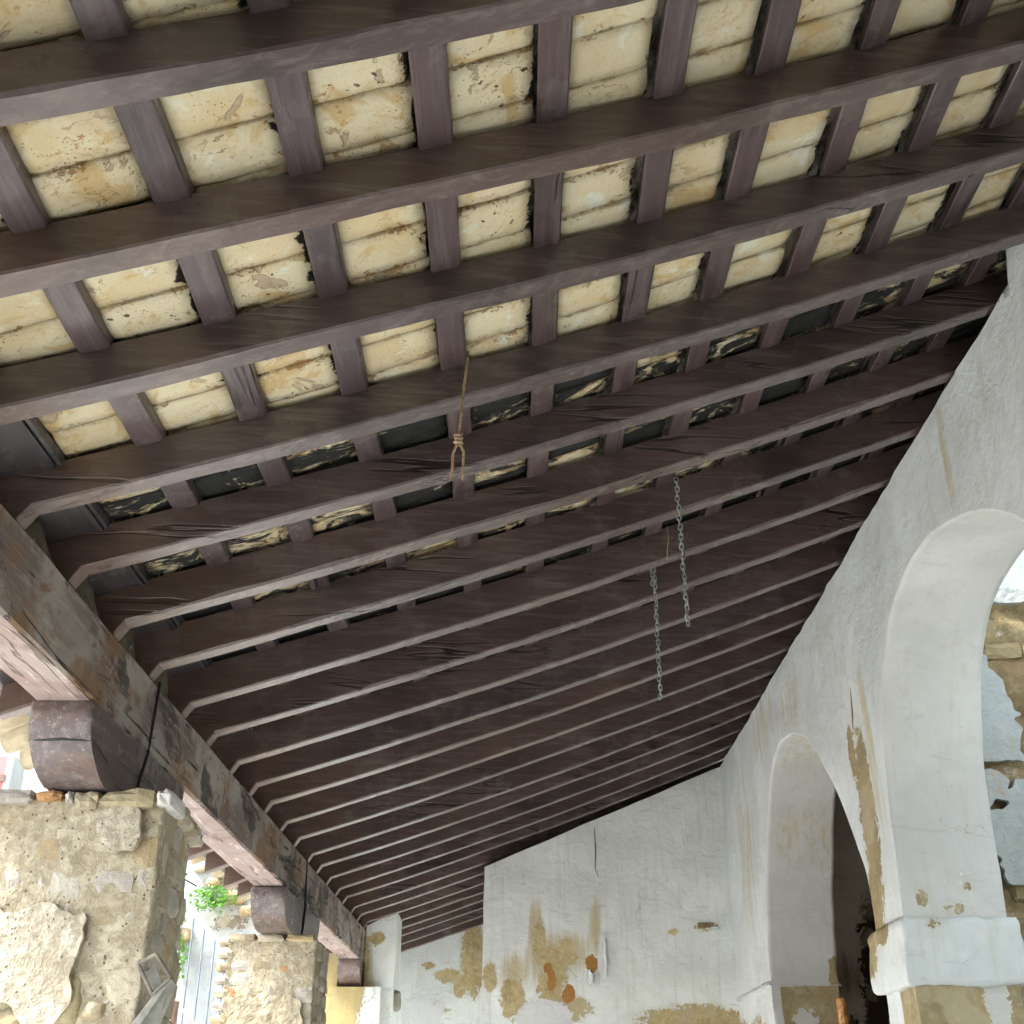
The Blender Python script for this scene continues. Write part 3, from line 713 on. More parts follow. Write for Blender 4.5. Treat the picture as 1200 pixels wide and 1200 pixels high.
def pillar(label, x0, x1, y0, y1, xb, zt, seed, zlow, courses):
    t = thing('stone_pillar', label, 'pillar', ((x0 + x1) / 2, (y0 + y1) / 2, -1.6), 'rubble stone pillars under the eave beam')
    child('rubble_core', rough_core('rubble_core', [(x0, y0), (x1, y0), (xb, y1), (x0, y1)], -1.6, zt - 0.03, M['mortar_pale'], 0.010, 0.016, seed, zlow - 0.1), t)
    q = random.Random(seed); z = zt - 0.035
    while z > zlow:
        h = q.choice(courses); x = x0 + q.uniform(-0.02, 0.03)
        while x < x1 - 0.03:
            L_ = min(q.uniform(0.06, 0.19), x1 - x)
            if x1 - (x + L_) < 0.05: L_ = x1 - x
            if q.random() < 0.74:
                col = q.choice(ORANGE) if q.random() < 0.10 else q.choice(PAL)
                dep = q.uniform(-0.017, -0.009)
                put_stone(t, 'stone', (x + L_ / 2, y0 + 0.02 + dep * -1, z - h / 2), (L_ / 2 - 0.003, 0.034, h / 2 - 0.002), col, q.randrange(10 ** 6), 9.0)
            x += L_
        y = y0 + 0.05
        while y < y1 - 0.02:
            L_ = min(q.uniform(0.08, 0.2), y1 - y)
            if q.random() < 0.8:
                f = (y + L_ / 2 - y0) / (y1 - y0); xx = x1 + (xb - x1) * f
                put_stone(t, 'stone', (xx - 0.032 + q.uniform(0, 0.016), y + L_ / 2, z - h / 2 + q.uniform(-.01, .01)), (0.034, L_ / 2 - 0.003, h / 2 - 0.002), q.choice(PAL), q.randrange(10 ** 6), 9.0)
            y += L_
        z -= h
    return t
p1 = pillar('nearest rubble stone pillar at the lower left, with flaking render and a brick cap', -1.76, -1.165, 3.955, 4.62, -1.245, 0.955, 11, 0.12, [0.06, 0.08, 0.1, 0.12, 0.07])
# cap course of thin slabs and bricks
for (xa, xb_, hz, col, nm, pr) in ((-1.77, -1.605, 0.024, (0.36, 0.34, 0.31), 'slab', 0.02), (-1.595, -1.505, 0.019, (0.50, 0.27, 0.11), 'brick', 0.012), (-1.50, -1.475, 0.022, (0.62, 0.6, 0.56), 'slab', 0.008), (-1.47, -1.385, 0.030, (0.44, 0.39, 0.27), 'slab', 0.01), (-1.375, -1.185, 0.032, (0.40, 0.35, 0.22), 'slab', 0.03), (-1.19, -1.14, 0.028, (0.68, 0.68, 0.66), 'slab', 0.024)):
    put_stone(p1, nm, ((xa + xb_) / 2, 4.05 - pr, 0.952 - hz), ((xb_ - xa) / 2, 0.11, hz), col, int(abs(xa) * 9999), 6.0, 0.02)
for k in range(5): put_stone(p1, 'slab', (-1.20 - 0.012 * k, 4.2 + 0.1 * k, 0.925), (0.05, 0.055, 0.026), PAL[k], 4400 + k, 6.0)
def f1(u, v):   # the big sheet of render left on the lower half of the near face
    e = min(u + 0.4, 0.395 - u - 0.12 * max(0, 0.30 - v), 0.52 - v + 0.02 * math.sin(u * 30)) * 14
    hole = 1.1 - math.hypot((u - 0.16) / 0.19, (v - 0.13) / 0.17)
    return min(e, 1.6) - max(0, hole) * 3.2
child('render_patch', patch('render_patch', (-1.765, 3.937, 0.05), (1, 0, 0), (0, 0, 1), 0.42, 0.60, f1, 0.009, M['lime'], 3, amp=0.0025), p1)
child('plaster_flake', patch('plaster_flake', (-1.42, 3.932, 0.70), (1, 0, 0), (0, 0, 1), 0.22, 0.22, lambda u, v: 0.45 - 1.0 * (abs(u - 0.12) / 0.10) ** 3 - 1.0 * (abs(v - 0.12) / 0.10) ** 3, 0.012, M['lime'], 8), p1)
for (cx, cz, sx, sz, col) in ((-1.60, 0.34, 0.075, 0.07, (0.42, 0.38, 0.25)), (-1.50, 0.36, 0.07, 0.06, (0.40, 0.37, 0.26)), (-1.40, 0.30, 0.055, 0.08, (0.44, 0.38, 0.22)), (-1.30, 0.27, 0.035, 0.03, (0.45, 0.38, 0.24)), (-1.58, 0.42, 0.10, 0.025, (0.42, 0.27, 0.15)), (-1.66, 0.26, 0.07, 0.06, (0.55, 0.52, 0.42)), (-1.70, 0.36, 0.05, 0.05, (0.36, 0.33, 0.21)), (-1.46, 0.25, 0.05, 0.04, (0.40, 0.36, 0.24)), (-1.55, 0.24, 0.05, 0.035, (0.35, 0.30, 0.18))):
    put_stone(p1, 'stone', (cx, 3.985, cz), (sx, 0.05, sz), col, int(cx * -7777), 3.4, 0.15, True)

p2 = pillar('middle rubble stone pillar with brick courses, seen past the nearest one', -1.765, -1.222, 7.70, 8.30, -1.235, 0.966, 23, 0.45, [0.06, 0.08, 0.10, 0.07])
for k in range(7): put_stone(p2, 'brick', (-1.78, 7.76, 0.93 - 0.075 * k), (0.05, 0.07, 0.026), PAL[k % 8], 5100 + k, 6.0)
for (xa, xb_, col) in ((-1.77, -1.6, PAL[2]), (-1.59, -1.42, PAL[4]), (-1.41, -1.23, (0.52, 0.42, 0.24))): put_stone(p2, 'slab', ((xa + xb_) / 2, 7.74, 0.945), ((xb_ - xa) / 2, 0.06, 0.024), col, int(abs(xa) * 8888), 6.0)
def f2(u, v): return min(u * 8, (0.52 - u) * 8, (0.42 - v) * 10, 1) - 0.15
child('render_patch', patch('render_patch', (-1.76, 7.685, 0.2), (1, 0, 0), (0, 0, 1), 0.5, 0.5, f2, 0.016, M['mortar_pale'], 31, 0.016, 0.006), p2)

# third, plastered pillar at the far end
def wallbox(name, x0, x1, y0, y1, z0, z1, mat, maskfn, step=0.05, amp=0.008, seed=0, ztop=None):
    mb = MB(); nx = max(2, int((x1 - x0) / step) + 1); ny = max(2, int((y1 - y0) / step) + 1); nz_ = max(2, int((z1 - z0) / step) + 1)
    X_, Y_, Z_ = np.linspace(x0, x1, nx), np.linspace(y0, y1, ny), np.linspace(0, 1, nz_)
    zt = ztop or (lambda x, y: z1)
    def P(x, y, s_): return (x, y, z0 + (zt(x, y) - z0) * s_)
    mb.grid([[P(x, y0, s_) for s_ in Z_] for x in X_]); mb.grid([[P(x, y1, s_) for s_ in Z_] for x in X_])
    mb.grid([[P(x0, y, s_) for s_ in Z_] for y in Y_]); mb.grid([[P(x1, y, s_) for s_ in Z_] for y in Y_])
    mb.grid([[P(x, y, 1) for y in Y_] for x in X_])
    mb.V = [(v[0] + amp * nz(v, 3.1, seed), v[1] + amp * nz(v, 3.1, seed + 5), v[2] + 0.4 * amp * nz(v, 6, seed + 9)) for v in mb.V]
    me = finish(mb.me(name, mat, False), 0.001)
    setmask(me, maskfn); return me
def rgba(n, r=0, g=0, b=0, a=0):
    o = np.zeros((n, 4)); o[:, 0] = r; o[:, 1] = g; o[:, 2] = b; o[:, 3] = a; return o
p3 = thing('plastered_pillar', 'ochre plastered pillar with flaking white paint at the far end of the beam', 'pillar', (-1.47, 11.5, -1.6))
def m_p3(co): return rgba(len(co), r=ell(co[:, 0], co[:, 2], [(-1.2, 0.55, 0.17, 0.5), (-1.22, 0.9, 0.12, 0.12)]))
child('pillar_shaft', wallbox('pillar_shaft', -1.705, -1.185, 11.22, 11.38, -1.6, 0.972, M['plaster_ochre'], m_p3, 0.03), p3)
child('pillar_top', wallbox('pillar_top', -1.72, -1.585, 11.30, 11.9, 0.5, 1.26, M['plaster_ochre'], m_p3, 0.05), p3)

# ------------------------------------------------------------------ arcade wall on the right
WX, WT = 1.785, 0.47
ZF, ZTOP = -1.6, 2.80
def disp(p):
    a = 0.012 * nz(p, 1.7, 3) + 0.006 * nz(p, 4.5, 8) + 0.0022 * nz(p, 13, 2)
    return Vector((p[0] + a, p[1] + 0.008 * nz(p, 2.3, 21), p[2] + 0.006 * nz(p, 2.9, 33)))
def smooth_prof(T):
    s = np.concatenate([[0], np.cumsum(np.hypot(*np.diff(T, axis=0).T))]); u = np.linspace(0, s[-1], 300)
    a = np.interp(u, s, T[:, 0]); b = np.interp(u, s, T[:, 1])
    ker = np.hanning(25); ker /= ker.sum()
    pa = np.convolve(np.pad(a, 12, mode='edge'), ker, 'valid'); pb = np.convolve(np.pad(b, 12, mode='edge'), ker, 'valid')
    pa[0], pb[0], pa[-1], pb[-1] = a[0], b[0], a[-1], b[-1]
    return list(zip(pa[::4], pb[::4])) + [(pa[-1], pb[-1])]
def near_prof():
    return smooth_prof(np.array([(3.50, 1.00), (3.505, 1.2), (3.535, 1.45), (3.60, 1.67), (3.688, 1.815), (3.807, 1.92), (3.938, 2.0), (4.102, 2.08), (4.31, 2.15), (4.595, 2.212), (4.818, 2.218), (5.05, 2.182), (5.252, 2.096), (5.40, 1.96), (5.48, 1.845), (5.62, 1.54), (5.66, 1.30), (5.665, 1.05)]))
def far_prof():
    T = np.array([(6.155, 0.80), (6.16, 0.90), (6.205, 1.09), (6.32, 1.29), (6.46, 1.49), (6.63, 1.68), (6.82, 1.845), (7.03, 1.995), (7.22, 2.095), (7.48, 2.18), (7.8, 2.212), (8.07, 2.155), (8.33, 1.965), (8.52, 1.72), (8.64, 1.52), (8.70, 1.40), (8.76, 1.22), (8.80, 1.02), (8.825, 0.81)])
    return smooth_prof(T)
NP, FP = near_prof(), far_prof()
def ztop(y): return 2.672 + 0.016 * mn.noise(Vector((y * 2.1, 0, 1))) + 0.010 * mn.noise(Vector((y * 7, 3, 1))) + (0.14 if y < 3.44 else 0)
def build_arcade():
    mb = MB(); st = 0.026
    def face(x, ycols, zlo, n=None):
        P = []
        for y, zl in zip(ycols, zlo):
            nn = n; P.append([(x, y, zl + (ztop(y) - zl) * k / nn) for k in range(nn + 1)])
        mb.grid(P)
    for x in (WX, WX + WT):
        face(x, [-2.0, 0.0, 1.5, 2.5] + list(np.arange(3.0, NP[0][0], 0.05)) + [NP[0][0]], [ZF] * 200, 110)
        face(x, [p[0] for p in NP], [p[1] for p in NP], 60)
        ys = np.linspace(NP[-1][0], FP[0][0], 22); face(x, list(ys), [ZF] * 22, int((ZTOP - ZF) / st))
        face(x, [p[0] for p in FP], [p[1] for p in FP], 64)
        ys = np.linspace(FP[-1][0], 10.6, 60); face(x, list(ys), [ZF] * 60, int((ZTOP - ZF) / st))
    xs = np.linspace(WX, WX + WT, 20)
    for prof in (NP, FP):
        z0, z1 = prof[0][1], prof[-1][1]
        left = [(prof[0][0], z) for z in np.linspace(ZF, z0, int((z0 - ZF) / st))][:-1]
        right = [(prof[-1][0], z) for z in np.linspace(z1, ZF, int((z1 - ZF) / st))][1:]
        mb.grid([[(x, y, z) for x in xs] for (y, z) in left + prof + right])
    mb.grid([[(x, y, ztop(y)) for x in (WX, WX + WT)] for y in list(np.arange(-2.0, 10.6, 0.05))])
    mb.V = [tuple(disp(v)) for v in mb.V]
    me = finish(mb.me('plaster_face', M['plaster'], True), 0.002); me.materials.append(M['soffit'])
    for pl in me.polygons:
        if abs(pl.normal.x) < 0.6 and pl.center.z < 2.5: pl.material_index = 1
    def msk(co):
        x, y, z = co[:, 0], co[:, 1], co[:, 2]; front = x < WX + 0.06; n = len(co)
        r = np.where(front, ell(y, z, [(6.03, 1.30, 0.13, 0.46), (6.10, 0.92, 0.09, 0.2), (6.17, 1.7, 0.05, 0.14), (9.45, 0.28, 0.5, 0.3), (10.1, 0.30, 0.4, 0.3)]), 0)
        jam = ~front
        r = np.maximum(r, np.where((z < 0.50) & (y > 5.3) & (y < 5.9), 0.95 - 0.75 * ell(x, z, [(2.14, 0.42, 0.06, 0.3)]), 0))
        r = np.maximum(r, np.where((z < 0.76) & (y > 8.5) & (y < 9.0) & jam, 0.95 - 0.8 * ell(x, z, [(2.0, 0.55, 0.09, 0.09)]), 0))
        r = np.maximum(r, np.where(jam, ell(x, z, [(2.24, 0.83, 0.05, 0.12)]) * (y > 8), 0))
        b = np.where(front, ell(y, z, [(9.3, 1.8, 0.35, 0.7), (8.3, 2.45, 0.5, 0.25), (7.4, 2.35, 0.4, 0.22), (4.25, 2.42, 0.05, 0.3), (5.85, 1.6, 0.12, 0.6)]) * 0.46, 0)
        b = np.maximum(b, np.where(jam, ell(y, z, [(7.8, 2.1, 0.5, 0.3), (8.5, 1.75, 0.25, 0.35)]) * 0.40, 0))
        r = np.maximum(r, np.where(jam & (y > 5.3) & (y < 5.9), ell(x, z, [(1.87, 0.875, 0.05, 0.06), (2.02, 0.83, 0.10, 0.03), (2.10, 0.93, 0.04, 0.03)]) * 0.55, 0))
        gg = np.where(jam & (y > 5.3) & (y < 5.9), ell(x, z, [(2.05, 0.95, 0.3, 0.2)]) * 0.4, 0)
        return rgba(n, r, gg, b)
    setmask(me, msk); return me
aw = thing('arcade_wall', 'tall white plastered wall with two open arches along the right side', 'wall', (WX, 5, -1.6))
child('plaster_face', build_arcade(), aw)
def impost(y0, y1, z0, z1, seed, out=0.035):
    """projecting band wrapped round a pier: its wall side and both jambs"""
    mb = MB(); st = 0.018
    c = 0.012
    x0, x1 = WX - out, WX + WT + out
    ring = []
    cs = [(x0, y0 - out), (x1, y0 - out), (x1, y1 + out), (x0, y1 + out)]
    for a, b in zip(cs, cs[1:] + cs[:1]):
        n = int(math.dist(a, b) / st)
        for k in range(n):
            t = k / n; ring.append((a[0] + (b[0] - a[0]) * t, a[1] + (b[1] - a[1]) * t))
    cx, cy = (x0 + x1) / 2, (y0 + y1) / 2
    lev = [(z0 - 0.0, -out - 0.01), (z0, -0.012), (z0 + 0.012, 0.0)] + [(z0 + 0.012 + (z1 - z0 - 0.05) * k / 14, 0.003 * math.sin(k * 0.45)) for k in range(1, 15)] + [(z1 - 0.02, -0.004), (z1 - 0.004, -0.014), (z1, -out - 0.012)]
    P = []
    for (z, o_) in lev:
        row = []
        for (x, y) in ring:
            d = o_ + 0.010 * nz((x, y, z), 5, seed) + 0.007 * nz((x, y, z), 15, seed) + 0.004 * nz((x, y, z), 31, seed)
            sx = 1 + d / ((x1 - x0) / 2); sy = 1 + d / ((y1 - y0 + 2 * out) / 2)
            row.append((cx + (x - cx) * sx, cy + (y - cy) * sy, z + 0.010 * nz((x, y, z), 9, seed + 4) + 0.008 * nz((x, y, z), 24, seed + 4)))
        P.append(row + [row[0]])
    mb.grid(P); me = finish(mb.me('impost', M['plaster'], True), 0.0005)
    setmask(me, lambda co: rgba(len(co), r=np.maximum(ell(co[:, 0], co[:, 2], [(1.90, 0.775, 0.07, 0.05)]) * 0.5, ell(co[:, 1], co[:, 2], [(6.16, 0.70, 0.10, 0.12), (5.95, 0.76, 0.12, 0.06)]) * (co[:, 0] < WX)), g=(ell(co[:, 0], co[:, 2], [(2.1, 0.6, 0.3, 0.12)]) * 0.42)))
    return me
mb = MB(); mb.box(2.0, 2.2, -2.0, 10.6, 2.60, 3.05); child('gap_shade_board', mb.me('gap_shade_board', M['eaveboard']), aw)  # dark board added to stand for the shade in the gap above the wall
child('impost', impost(5.665, 6.155, 0.495, 0.79, 5), aw)
child('impost', impost(8.845, 10.30, 0.772, 0.812, 6, 0.016), aw)

mb = MB(); mb.tube([(1.787, 6.04, 2.05), (1.786, 6.035, 1.97), (1.787, 6.07, 1.86), (1.788, 6.10, 1.80)], [0.002, 0.006, 0.005, 0.002], 6); child('crack', mb.me('crack', M['rubble_brown']), aw)

# ------------------------------------------------------------------ end wall block, stub and back wall
ew = thing('end_wall', 'stained white plaster end wall with peeling ochre patches below the roof', 'wall', (0.75, 10.2, -1.6))
def ew_top(x, y): return 1.815 + (x + 0.26) * 0.4165 + (y - 10.18) * 0.004
def m_ew(co):
    x, z = co[:, 0], co[:, 2]
    r = ell(x, z, [(1.42, 0.62, 0.45, 0.13), (1.57, 1.345, 0.085, 0.035), (1.30, 1.305, 0.05, 0.025), (0.20, 1.25, 0.055, 0.17), (0.33, 1.10, 0.17, 0.10), (0.42, 1.16, 0.06, 0.10), (-0.02, 0.80, 0.10, 0.16), (0.45, 0.72, 0.16, 0.10), (0.3, 0.9, 0.12, 0.16), (-0.2, 0.95, 0.06, 0.12)])
    b = ell(x, z, [(0.17, 1.28, 0.06, 0.28), (0.45, 1.15, 0.20, 0.16), (0.66, 1.33, 0.045, 0.22), (0.0, 1.0, 0.12, 0.14), (0.3, 1.08, 0.22, 0.2)])
    g = ell(x, z, [(0.24, 0.66, 0.24, 0.13), (0.66, 0.95, 0.035, 0.07)])
    a = ell(x, z, [(0.62, 1.05, 0.055, 0.085), (0.30, 0.93, 0.04, 0.10), (0.43, 0.83, 0.06, 0.08), (0.27, 1.02, 0.04, 0.05)])
    return rgba(len(co), r * 0.9, g * 0.92, b * 0.75, a)
child('plaster_face', wallbox('plaster_face', -0.26, 1.80, 10.18, 14.4, -1.6, 2.6, M['plaster_end'], m_ew, 0.035, 0.012, 4, ew_top), ew)
# the paint skins lifting off the end wall
def flake(cx, cz, W, H, bend, seed, y=10.178):
    P = []; Q = []
    for i in range(9):
        r1 = []; r2 = []
        for j in range(13):
            u, v = i / 8, j / 12
            wob = 0.16 * mn.noise(Vector((u * 3, v * 4, seed))) * W * 2
            x = cx + (u - 0.5) * W * (1 - 0.55 * (2 * v - 1) ** 2) + wob; z = cz + (v - 0.5) * H
            yy = y - bend * u ** 2 - 0.004
            r1.append((x, yy, z)); r2.append((x, yy + 0.004, z))
        P.append(r1); Q.append(r2)
    mb = MB(); mb.grid(P); mb.grid(Q); mb.grid([P[-1], Q[-1]]); me = finish(mb.me('paint_flake', M['plaster'], False), 0.0003); setmask(me, lambda co: np.zeros((len(co), 4))); return me
for a in ((0.725, 1.10, 0.03, 0.30, 0.03, 1), (0.60, 0.95, 0.05, 0.12, 0.025, 4), (1.62, 1.33, 0.12, 0.022, 0.02, 6)): child('paint_flake', flake(*a), ew)
# putlog hole
mb = MB(); mb.box(1.50, 1.64, 10.172, 10.19, 1.335, 1.372); child('putlog_hole', mb.me('putlog_hole', M['rubble_brown']), ew)
mb = MB(); mb.tube([(0.675, 10.168, 2.14), (0.68, 10.166, 1.95), (0.672, 10.168, 1.80), (0.70, 10.168, 1.73)], [0.003, 0.006, 0.005, 0.002], 6); child('crack', mb.me('crack', M['rubble_brown']), ew)

ws = thing('wall_stub', 'narrow white plastered wall stub with ochre stain beside the beam end', 'wall', (-1.2, 11.5, -1.6))
def m_ws(co):
    x, y, z = co.T; f = y < 11.42
    return rgba(len(co), r=np.where(f, ell(x, z, [(-1.26, 1.40, 0.07, 0.06), (-1.35, 1.1, 0.03, 0.35), (-1.3, 0.97, 0.05, 0.08)]), 0), b=np.where(f, ell(x, z, [(-1.3, 1.05, 0.05, 0.3)]) * 0.6, 0.3))
child('plaster_face', wallbox('plaster_face', -1.357, -1.085, 11.39, 11.98, -1.6, 1.6, M['plaster_end'], m_ws, 0.03, 0.01, 9, lambda x, y: 1.505 + (x + 1.357) * 0.46), ws)
mb = MB(); put = put_stone(ws, 'mortar_lump', (-1.075, 11.55, 0.88), (0.045, 0.10, 0.09), (0.36, 0.35, 0.29), 771, 3.5, 0.03, True)

bw = thing('back_wall', 'white wall with brown peeled patches at the back of the dark recess', 'wall', (-0.8, 14.3, -1.6))
def m_bw(co):
    x, y, z = co.T
    r = ell(x, z, [(-0.47, 1.55, 0.14, 0.38), (-0.75, 1.36, 0.16, 0.07), (-0.62, 1.25, 0.08, 0.12), (-0.98, 1.47, 0.08, 0.04), (-0.9, 1.08, 0.05, 0.04), (-0.78, 1.0, 0.07, 0.03)])
    return rgba(len(co), r=r, g=ell(x, z, [(-1.0, 1.0, 0.4, 0.3)]) * 0.6)
child('plaster_face', wallbox('plaster_face', -1.9, -0.2, 14.35, 14.6, -1.6, 2.2, M['plaster_end'], m_bw, 0.04, 0.008, 15), bw)

# ------------------------------------------------------------------ room beyond the near arch: open to the sky
rw = thing('ruined_wall', 'broken rubble wall with patches of white plaster, seen through the near arch', 'wall', (3.6, 6.3, -1.6))
def rw_top(x): return 2.60 + 0.05 * mn.noise(Vector((x * 3, 1, 0))) + 0.03 * mn.noise(Vector((x * 9, 4, 0)))
P = []
for x in np.linspace(2.255, 5.6, 120):
    row = []
    for s_ in np.linspace(0, 1, 130):
        z = -1.6 + (rw_top(x) + 1.6) * s_; row.append((x, 6.13 + 0.05 * nz((x, 6, z), 3.5, 1) + 0.03 * nz((x, 6, z), 10, 2) + 0.015 * nz((x, 6, z), 25, 4), z))
    row.append((x, 6.6, rw_top(x) + 0.02)); row.append((x, 6.62, -1.6)); P.append(row)
mb = MB(); mb.grid(P); child('rubble_core', finish(mb.me('rubble_core', M['rubble_brown'], True)), rw)
q = random.Random(77)
z = 2.44
while z > 1.0:
    h = q.uniform(0.06, 0.2); x = 2.38 + q.uniform(0, 0.12)
    while x < 3.2:
        L_ = q.uniform(0.08, 0.28)
        if q.random() < 0.5:
            put_stone(rw, 'stone', (x + L_ / 2, 6.15 + q.uniform(-0.02, 0.015), z - h / 2 + q.uniform(-0.03, 0.03)), (L_ / 2, 0.05, h / 2), q.choice([(0.30, 0.24, 0.13), (0.34, 0.27, 0.15), (0.26, 0.20, 0.105), (0.31, 0.22, 0.12), (0.36, 0.30, 0.18)]), q.randrange(10 ** 6), 5.0, 0.3)
        x += L_
    z -= h
def pf1(u, v): return min((0.335 - u - 0.10 * max(0, v - 0.3) / 0.3) * 12, (0.60 - v) * 10, (v - 0.0) * 12, 1.2) - 0.1
child('plaster_flake', patch('plaster_flake', (2.32, 6.085, 1.62), (1, 0, 0), (0, 0, 1), 0.36, 0.62, pf1, 0.02, M['plaster_out'], 41, 0.012), rw)
def pf2(u, v): return min((0.62 - v) * 10, 0.9) - 0.5 - 0.7 * mn.noise(Vector((u * 5, v * 5, 3)))
child('plaster_flake', patch('plaster_flake', (2.35, 6.085, 1.0), (1, 0, 0), (0, 0, 1), 0.9, 0.66, pf2, 0.018, M['plaster_out'], 43, 0.014), rw)
def pf3(u, v): return min(v * 30, (0.10 - v) * 22, 1) - 0.1
child('plaster_flake', patch('plaster_flake', (2.45, 6.075, 2.50), (1, 0, 0), (0, 0, 1), 0.8, 0.12, pf3, 0.03, M['plaster_out'], 45, 0.012), rw)

yw = thing('added_yard_wall', 'added high grey wall, out of view beyond the near arch, cutting down the sky light', 'wall', (4.4, 2, -1.6))
child('wall', wallbox('wall', 4.3, 4.6, -3.0, 6.05, -1.6, 4.6, M['plaster_far'], lambda co: rgba(len(co)), 0.3, 0.01, 90), yw)  # added outside the view to reduce sky light on the arch soffit
tb = thing('white_building', 'tall sunlit white wall with green specks rising above the ruined wall', 'building', (5, 10.2, -1.6))
child('wall', wallbox('wall', 2.4, 9.0, 10.6, 10.9, 2.3, 7.5, M['plaster_far'], lambda co: rgba(len(co)), 0.15, 0.01, 30), tb)
def weed(parent_label, cx, cy, cz, rx, ry, rz, n, seed, size=0.05):
    t = thing('wall_plant', parent_label, 'plant', (cx, cy + ry, cz), 'green plants rooted in the courtyard wall')
    q = random.Random(seed); mb = MB(); st = MB()
    for k in range(n):
        while True:
            p = Vector((q.uniform(-1, 1), q.uniform(-1, 0.6), q.uniform(-1, 1)))
            if p.length < 1: break
        if nz(p, 2.4, seed) < -0.04: continue
        c = Vector((cx + p.x * rx, cy + p.y * ry, cz + p.z * rz)); s_ = size * q.uniform(0.5, 1.2)
        d = Vector((q.uniform(-1, 1), q.uniform(-1, 0.4), q.uniform(-0.5, 1))).normalized(); u = d.cross(Vector((q.uniform(-1, 1), q.uniform(-1, 1), 1))).normalized(); n2 = d.cross(u)
        mb.addVF([c, c + d * s_ * 0.5 + u * s_ * 0.32, c + d * s_ + n2 * s_ * 0.1, c + d * s_ * 0.5 - u * s_ * 0.32], [(0, 1, 2), (0, 2, 3)])
        if k % 9 == 0: st.tube([(cx, cy + ry, cz - rz * 0.6), ((cx + c.x) / 2, (cy + c.y) / 2, (cz + c.z) / 2), c], 0.003, 4)
    child('leaves', mb.me('leaves', M['leaf']), t); child('stems', st.me('stems', M['leaf']), t); return t

# roofed dark room beyond the far arch
dr = thing('side_room', 'dim grey room with dark stained walls seen through the far arch', 'room', (3.5, 8.5, -1.6))
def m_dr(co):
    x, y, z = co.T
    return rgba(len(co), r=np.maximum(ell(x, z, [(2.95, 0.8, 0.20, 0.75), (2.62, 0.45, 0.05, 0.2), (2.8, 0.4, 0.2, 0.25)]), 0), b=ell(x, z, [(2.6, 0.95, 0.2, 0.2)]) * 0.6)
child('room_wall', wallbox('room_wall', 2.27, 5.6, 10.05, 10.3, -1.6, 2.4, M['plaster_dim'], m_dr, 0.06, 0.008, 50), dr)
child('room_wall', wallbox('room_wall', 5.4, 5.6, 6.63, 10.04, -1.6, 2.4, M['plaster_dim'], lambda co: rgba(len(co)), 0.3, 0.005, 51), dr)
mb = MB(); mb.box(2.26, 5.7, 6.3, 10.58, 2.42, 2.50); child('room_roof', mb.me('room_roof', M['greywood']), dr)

# ------------------------------------------------------------------ courtyard on the left
cw = thing('courtyard_wall', 'bright white outdoor wall with peeling paint across the courtyard', 'wall', (-5, 13, -1.6))
def cw_mask(co):
    x, y, z = co.T
    return rgba(len(co), r=ell(x, z, [(-3.0, 1.75, 0.25, 0.12), (-2.9, 2.1, 0.3, 0.2)]) * 0.6)
child('wall', wallbox('wall', -9.0, -1.95, 13.0, 13.4, -1.6, 3.3, M['plaster_out'], cw_mask, 0.08, 0.015, 60), cw)
for (x, z, s_) in ((-3.46, 1.62, 0.085), (-3.2, 2.15, 0.06), (-2.95, 2.0, 0.09), (-2.82, 1.86, 0.07), (-3.35, 2.3, 0.06), (-3.1, 2.25, 0.08)):
    put_stone(cw, 'stone', (x, 12.98, z), (s_ * 1.2, 0.07, s_ * 0.8), q.choice([(0.45, 0.35, 0.2), (0.42, 0.37, 0.28), (0.4, 0.3, 0.17)]), int(x * -3333), 3.2, 0.2, True)
weed('largest bright green plant sprouting high on the white courtyard wall', -3.17, 12.88, 1.97, 0.27, 0.12, 0.13, 760, 1, 0.042)
weed('small green tuft on the white courtyard wall above a round stone', -3.5, 12.88, 1.79, 0.09, 0.09, 0.09, 190, 2)
weed('tall narrow green plant low on the white courtyard wall by the railing', -3.46, 12.88, 1.38, 0.10, 0.09, 0.21, 380, 3)
sr = thing('stair_railing', 'thin metal stair railing with sloping handrail before the white courtyard wall', 'railing', (-3.1, 12.5, -1.6))
def rl(x): return 1.866 + (x + 3.367) * (1.375 - 1.866) / (3.367 - 2.821)
mb = MB(); mb.tube([(-3.42, 12.5, rl(-3.42)), (-2.0, 12.5, rl(-2.0))], 0.022, 8); child('handrail', mb.me('handrail', M['handrail']), sr)
for k in range(9):
    x = -3.36 + 0.119 * k
    mb = MB(); mb.tube([(x, 12.5, rl(x) - 0.015), (x, 12.5, -0.6)], 0.009, 6); child('baluster', mb.me('baluster', M['rail']), sr)
mb = MB(); mb.tube([(-3.42, 12.5, 0.98), (-3.28, 12.5, 0.9), (-2.2, 12.5, -0.1)], 0.02, 6); child('lower_rail', mb.me('lower_rail', M['handrail']), sr)
po = thing('timber_post', 'short brown timber post top in front of the stair railing', 'post', (-3.05, 11.6, -1.6))
mb = MB(); mb.tube([(-3.10, 11.6, -1.6), (-3.10, 11.6, 0.80), (-3.09, 11.6, 0.88)], [0.05, 0.045, 0.042], 10); child('post_shaft', mb.me('post_shaft', M['post']), po)
br = thing('wall_bracket', 'thin dark metal bracket reaching out from behind the nearest pillar', 'bracket', (-1.75, 6.2, 1.2))
mb = MB(); mb.tube([(-1.94, 7.2, 1.24), (-1.95, 6.9, 1.225), (-1.97, 6.5, 1.21)], 0.006, 6); child('bracket_arm', mb.me('bracket_arm', M['iron']), br)
mb = MB(); mb.tube([(-1.97, 6.5, 1.205), (-1.90, 7.3, 1.19)], 0.004, 6); child('bracket_stay', mb.me('bracket_stay', M['iron']), br)
